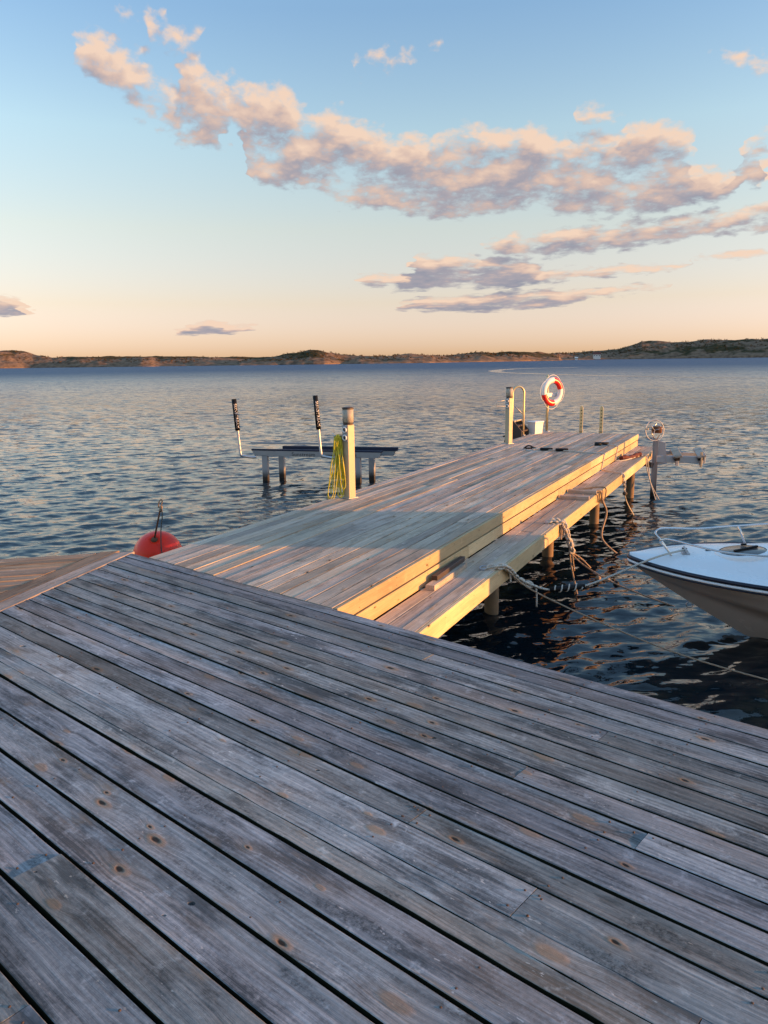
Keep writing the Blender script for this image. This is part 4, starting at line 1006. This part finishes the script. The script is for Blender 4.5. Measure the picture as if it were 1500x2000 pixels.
# line with black snubbers lying across the deck, over the edge and down
pts = [pr(9.26, -1.30, 0.014), pr(9.14, -1.0, 0.012), pr(9.15, -0.75, 0.012), pr(9.05, -0.3, 0.009), pr(8.98, -0.01, 0.009), pr(8.95, 0.012, -0.03), pr(8.80, 0.014, -0.20), pr(8.72, 0.05, SB+0.012), pr(8.60, 0.20, SB+0.016), pr(8.48, 0.36, SB+0.014), pr(8.44, 0.424, -0.27), pr(8.46, 0.44, -0.42), pr(8.6, 0.46, -0.7), Vector((4.28, 12.85, -1.08))]
r4 = smooth_path(pts, 8)
t4, o4 = rope('deck_line', 'thin mooring line lying across the pier with two black snubbers', [(r4, 0.0095)], M['rope'])
for (s, t, dirv) in ((9.14, -1.02, (1.0, 0.0)), (9.15, -0.75, (1, 0.03))):
    c_ = pr(s, t, 0.026)-o4; d = Vector((0.96, -0.12, 0)).normalized()
    MB().tube([c_-d*0.11, c_-d*0.095, c_+d*0.095, c_+d*0.11], [0.020, 0.026, 0.026, 0.020], 10).build('snubber', M['black'], t4)
for i in range(9):
    p, d = along(r4, 2.15+i*0.035); side = d.cross(Vector((0, 0, 1))).normalized()
    MB().tube([p-o4+d*(0.03*math.cos(q))+(side if i % 2 else side.cross(d))*(0.018*math.sin(q)) for q in [2*math.pi*j/10 for j in range(10)]], 0.008, 6, closed=True).build('chain_knot', M['rope'], t4)
kn, d = along(r4, 2.52); MB().lathe([(0.0, -0.035), (0.034, -0.02), (0.04, 0.0), (0.032, 0.02), (0.0, 0.036)], 10, Matrix.Translation(kn-o4)).build('knot', M['rope_dark'], t4)
# folded black strap at the far left of that line
sb_ = thing('folded_strap', 'folded black strap lying alone on the pier planks near the bollard', 'strap', tuple(pr(9.30, -1.36, 0)), 0)
MB().tube(smooth_path([(-0.11, 0, 0.012), (-0.05, 0.02, 0.05), (0.0, 0.0, 0.055), (0.05, -0.01, 0.03), (0.10, 0.0, 0.012), (0.02, 0.03, 0.012), (-0.08, 0.01, 0.012)], 5), 0.014, 8).build('strap', M['black'], sb_)
# second deck line to the hoist
pts = [pr(10.30, -0.40, 0.016), pr(10.38, -0.22, 0.014), pr(10.22, -0.01, 0.012), pr(10.20, 0.014, -0.04), pr(10.02, 0.016, -0.20), pr(9.98, 0.05, SB+0.012), pr(10.15, 0.18, SB+0.014), pr(10.75, 0.30, SB+0.016), pr(10.92, 0.34, SB+0.02), pr(10.95, 0.43, -0.27), pr(11.0, 0.46, -0.45), pr(10.95, 0.52, -0.75), Vector((5.2, 14.22, -1.08))]
r5 = smooth_path(pts, 8)
t5, o5 = rope('hoist_line', 'pale line with black snubber running over the edge towards the hoist', [(r5, 0.010), (smooth_path([pr(10.92, 0.34, SB+0.02), pr(10.93, 0.43, -0.26), pr(10.90, 0.45, -0.5), Vector((5.12, 14.2, -1.08))], 8), 0.010)], M['rope'])
c_ = pr(10.36, -0.30, 0.028)-o5; d = Vector((0.95, -0.2, 0)).normalized()
MB().tube([c_-d*0.12, c_+d*0.12], 0.026, 10).build('snubber', M['black'], t5)
c2 = pr(10.24, -0.36, 0.024)-o5; MB().tube([c2-d*0.05, c2+d*0.07], 0.03, 10).build('snubber', M['black'], t5)
# dark red strap lying on the step
rs_ = thing('red_strap', 'crumpled dark red strap lying on the step by the hoist', 'strap', tuple(pr(10.35, 0.16, SB)), 0)
base = pr(10.35, 0.16, SB)
MB().tube([p-base for p in smooth_path([pr(10.10, 0.10, SB+0.04), pr(10.2, 0.12, SB+0.05), pr(10.4, 0.2, SB+0.03), pr(10.6, 0.25, SB+0.035), pr(10.8, 0.30, SB+0.05), pr(10.85, 0.34, SB+0.03)], 6)], [0.04, 0.045, 0.045, 0.04, 0.035, 0.03]*5+[0.02], 8).build('strap', M['strap'], rs_)
# three little floats on the water
for k, (x, y) in enumerate([(2.60, 9.02), (2.68, 8.90), (2.75, 8.78)]):
    fl = thing('float', ('leftmost', 'middle', 'rightmost')[k]+' of three small orange net floats in a row near the snubber', 'float', (x, y, WATER), 0, 'small net floats')
    MB().lathe([(0.0, -0.03), (0.028, -0.018), (0.036, 0.006), (0.028, 0.03), (0.008, 0.04), (0.0, 0.04)], 12).build('float_ball', M['rope_tan'] if k < 2 else M['black'], fl)
# timber offcuts on the step
o = plank(None, pr(1.38, 0.085), pr(2.15, 0.075), 0.08, SB+0.045, 0.044, M['pier'], 'timber_offcut', segs=2)
tag(o, 'flat wooden batten lying on the near part of the lower step', 'timber', 'loose battens on the step')
o = plank(None, pr(1.52, 0.065), pr(2.22, 0.045), 0.05, SB+0.045+0.040, 0.038, M['brown'], 'timber_offcut', segs=2)
tag(o, 'narrow dark brown batten lying on top of the flat batten', 'timber', 'loose battens on the step')
# slat frame on the step
for k, s in enumerate((5.93, 6.42)):
    o = plank(None, pr(s-0.02, 0.02), pr(s+0.03, 0.40), 0.09, SB+0.047, 0.046, M['pier'], 'cross_slat', segs=2)
    tag(o, ('nearer', 'farther')[k]+' of two short slats laid across the lower step', 'slat', 'slats across the step')

# ------------------------------------------------------------------ mooring buoy
bc = Vector((-2.86, 9.42, -0.775))
bu = thing('mooring_buoy', 'round red mooring buoy floating in the corner between deck and pier', 'buoy', (bc.x, bc.y, WATER))
Rt = Matrix.Rotation(rad(38), 4, 'X') @ Matrix.Rotation(rad(4), 4, 'Y')
Mb = Matrix.Translation((0, 0, bc.z-WATER)) @ Rt
prof = [(0.305*math.sin(rad(a)), 0.305*math.cos(rad(a))) for a in range(8, 181, 6)]
prof = [(0.0, 0.282), (0.03, 0.282), (0.042, 0.298)]+prof
MB().lathe(prof, 40, Mb).build('shell', M['buoy'], bu)
MB().lathe([(0.305, -0.012), (0.310, 0.0), (0.305, 0.012)], 40, Mb).build('seam', M['buoy'], bu)
MB().lathe([(0.0, 0.325), (0.028, 0.322), (0.040, 0.30), (0.048, 0.29)], 16, Mb).build('rod_collar', M['rust'], bu)
q0 = Mb @ Vector((0, 0, 0.30)); q1 = Vector((q0.x+0.10, q0.y+0.02, q0.z+0.40))
rod = MB().tube([q0, q1], 0.011, 8).build('rod', M['rust'], bu)
ey = [q1+Vector((0.018*math.cos(a)+0.012*math.sin(a)*1.2, 0.01*math.cos(a), 0.05+0.05*math.sin(a))) for a in [2*math.pi*i/16 for i in range(16)]]
MB().tube(ey, 0.009, 6, closed=True).build('eye', M['rope_tan'], rod)
MB().tube([q1-Vector((0.01, 0, 0.05)), q1+Vector((0.015, 0, 0.02))], 0.018, 8).build('clevis', M['rope_tan'], rod)
MB().tube(smooth_path([q1+Vector((0.012, -0.01, 0.02)), q1+Vector((0.02, -0.02, -0.1)), q1+Vector((0.0, -0.04, -0.25)), Mb @ Vector((0.10, -0.1, 0.285)), Mb @ Vector((0.13, -0.2, 0.20))], 6), 0.007, 6).build('tether', M['rope_dark'], bu)

# ------------------------------------------------------------------ motorboat, bow towards the pier
boat = thing('motorboat', 'white motorboat with pale beige hull moored beside the pier, bow in view', 'motorboat', (BT.x, BT.y, WATER), -rad(102-90))
# local: x aft, y away (port/far) ... near side is -y
FB = 0.73
def hb_(x): return 1.03*(1-math.exp(-(x+0.012)/0.75))**0.85*(1.0 if x < 3 else 1-0.04*(x-3)/3)
def sheer_z(x): return FB-0.035*min(x, 2.5)
def keel_z(x):
    if x < 1.10: return FB-0.04-(FB-0.04)*(x/1.10)**0.92
    return -0.34*(1-math.exp(-(x-1.10)/0.8))
def chine(x):
    t = max(0, min(1, (x-0.15)/2.6)); zc = 0.60-0.50*t**0.75
    return hb_(x)*(0.10+0.74*t**0.6), max(zc, keel_z(x)+0.01)
XS = [0, 0.02, 0.05, 0.1, 0.16, 0.24, 0.34, 0.46, 0.6, 0.76, 0.94, 1.1, 1.3, 1.55, 1.85, 2.2, 2.6, 3.1, 3.7, 4.4, 5.2, 6.0]
vs = []; fs = []
secs = []
for x in XS:
    kz = keel_z(x); cy_, cz_ = chine(x); by_, sz_ = hb_(x), sheer_z(x)
    if x < 0.2: cy_ = min(cy_, by_*0.8)
    S = [(0.0, kz)]
    for t in (0.35, 0.7, 1.0): S.append((cy_*t, kz+(cz_-kz)*t))
    S.append((cy_+0.012+0.02*min(1, x), cz_+0.006))
    for t in (0.25, 0.5, 0.56, 0.78, 1.0):
        yb = cy_+(by_-cy_)*(t**0.85); 
        if t in (0.56, 0.78): yb += 0.008*min(1, x*3)
        S.append((yb, cz_+(sz_-cz_)*t))
    secs.append(S)
nS = len(secs[0])
for sd in (-1, 1):
    vs = [(x, sd*y, z) for x, S in zip(XS, secs) for (y, z) in S]; fs = []
    for i in range(len(XS)-1):
        for k in range(nS-1):
            f = (i*nS+k, (i+1)*nS+k, (i+1)*nS+k+1, i*nS+k+1); fs.append(f if sd < 0 else f[::-1])
    mb = MB().add(vs, fs, True)
    if sd < 0: HULL = mb
    else: HULL.add(mb.v, mb.f, True)
last = [(XS[-1], -y, z) for (y, z) in secs[-1]]+[(XS[-1], y, z) for (y, z) in reversed(secs[-1])]
HULL.add(last, [tuple(range(len(last)))])
HULL.build('hull', M['hull'], boat)
# rubbing strake
for nm, dz_, rr, mt in (('rub_rail', 0.012, 0.020, M['navy']), ('rub_rail', -0.022, 0.014, M['gel']), ('rub_rail', -0.045, 0.009, M['navy'])):
    pts = [(x, -hb_(x)-0.004, sheer_z(x)+dz_) for x in reversed(XS[:-1])]+[(-0.004, 0, FB+dz_)]+[(x, hb_(x)+0.004, sheer_z(x)+dz_) for x in XS[:-1]]
    MB().tube(pts, rr, 8).build(nm, mt, boat)
# foredeck
def deck_z(x, f): 
    """f = 0 centre .. 1 edge"""
    crown = 0.030+0.13*min(1, max(0, x-0.05)/1.4)
    q = 1-min(1, max(0, (f-0.30)/0.55))**1.0
    return sheer_z(x)+0.022+crown*(q*q*(3-2*q)*0.72+0.28*(1-f*f))
FX = [x for x in XS if x <= 2.2]+[2.45]
ff = [-1, -0.93, -0.85, -0.75, -0.65, -0.55, -0.45, -0.3, -0.15, 0, 0.15, 0.3, 0.45, 0.55, 0.65, 0.75, 0.85, 0.93, 1]
vs = [(x, f*(hb_(x)-0.004), deck_z(x, abs(f))) for x in FX for f in ff]; nf = len(ff)
fs = [(i*nf+k, (i+1)*nf+k, (i+1)*nf+k+1, i*nf+k+1) for i in range(len(FX)-1) for k in range(nf-1)]
MB().add(vs, fs, True).build('foredeck', M['gel'], boat)
# hatch
hc = Vector((1.0, -0.10, 0)); hzc = deck_z(1.0, 0.1)+0.004
Mh = Matrix.Translation((hc.x, hc.y, hzc)) @ Matrix.Rotation(rad(-6.5), 4, 'Y')
ha = MB().lathe([(0.235, -0.03), (0.245, 0.008), (0.225, 0.022), (0.205, 0.022)], 36, Mh).build('hatch', M['gel'], boat)
MB().lathe([(0.0, 0.028), (0.19, 0.024), (0.205, 0.016)], 36, Mh).build('hatch_pane', M['smoke'], ha)
MB().cbox((0.26, 0.028, 0.02), Mh @ Matrix.Translation((0.03, 0.0, 0.036)) @ Matrix.Rotation(rad(28), 4, 'Z'), 0.004).build('hatch_bar', M['black'], ha)
for (x, y) in ((-0.06, -0.17), (0.05, 0.17)): MB().cbox((0.05, 0.022, 0.016), Mh @ Matrix.Translation((x, y, 0.034)), 0.003).build('hatch_latch', M['black'], ha)
# cleat
cz = deck_z(0.5, 0.15)
cl = MB().cbox((0.07, 0.10, 0.012), Matrix.Translation((0.50, -0.08, cz+0.006)), 0.003).build('cleat', M['galv'], boat)
MB().tube([(0.50, -0.17, cz+0.045), (0.50, -0.12, cz+0.04), (0.50, -0.04, cz+0.04), (0.50, 0.01, cz+0.045)], 0.009, 8).build('cleat_horn', M['galv'], cl)
for y in (-0.11, -0.05): MB().tube([(0.50, y, cz), (0.50, y, cz+0.04)], 0.009, 8).build('cleat_foot', M['galv'], cl)
# split bow rails
for sd in (-1, 1):
    pts = [(0.37, sd*0.14, deck_z(0.37, 0.3)-0.01), (0.30, sd*0.15, deck_z(0.3, 0.3)+0.09), (0.255, sd*0.17, deck_z(0.3, 0.3)+0.14), (0.275, sd*0.21, deck_z(0.3, 0.3)+0.17), (0.36, sd*0.27, deck_z(0.3, 0.3)+0.18), (0.70, sd*0.47, FB+0.205), (1.05, sd*0.62, FB+0.21), (1.8, sd*0.82, FB+0.23), (2.4, sd*0.9, FB+0.20)]
    r_ = MB().tube(smooth_path(pts, 5), 0.0095, 8).build('bow_rail', M['steel'], boat)
    for x, y in ((1.12, 0.66), (1.9, 0.82)):
        MB().tube([(x, sd*(y-0.02), FB+0.212), (x+0.10, sd*(y+0.03), deck_z(x, 0.85)-0.01)], 0.0115, 8).build('stanchion', M['steel'], r_)
for (x, y) in ((0.52, 0.10), (0.72, 0.02)): MB().cbox((0.045, 0.03, 0.012), Matrix.Translation((x, y, deck_z(x, 0.1)+0.005)), 0.003).build('deck_filler', M['black'], boat)
# towing eye on the stem
ez = keel_z(0.60)
MB().tube([(0.60+0.028*math.cos(a)-0.02, 0, ez-0.02+0.028*math.sin(a)) for a in [2*math.pi*i/14 for i in range(14)]], 0.006, 6, closed=True).build('bow_eye', M['galv'], boat)
# cuddy, windscreen and canvas hood aft of the frame (they throw the shadow band on the pier)
CX0, CX1 = 2.45, 5.1; hw = 0.80
vs = [(CX0, -hw, 0.55), (CX0, hw, 0.55), (CX0+0.75, -hw*0.94, 1.45), (CX0+0.75, hw*0.94, 1.45), (CX0+1.1, -hw*0.94, 1.95), (CX0+1.1, hw*0.94, 1.95), (CX1, -hw*0.96, 1.88), (CX1, hw*0.96, 1.88), (CX1+0.1, -hw, 0.55), (CX1+0.1, hw, 0.55)]
MB().add(vs, [(0,1,3,2), (4,5,7,6), (6,7,9,8), (0,2,4,6,8), (1,9,7,5,3)]).build('canvas_hood', M['navy_canvas'], boat)
MB().add([(CX0+0.76-0.006, -hw*0.9, 1.47), (CX0+0.76-0.006, hw*0.9, 1.47), (CX0+1.08-0.006, hw*0.9, 1.92), (CX0+1.08-0.006, -hw*0.9, 1.92)], [(0,1,2,3)]).build('windscreen', M['smoke'], boat)
MB().add([(2.4, -0.98, 0.66), (6.0, -0.93, 0.66), (6.0, 0.93, 0.66), (2.4, 0.98, 0.66)], [(0,1,2,3)]).build('cockpit_coaming', M['gel'], boat)
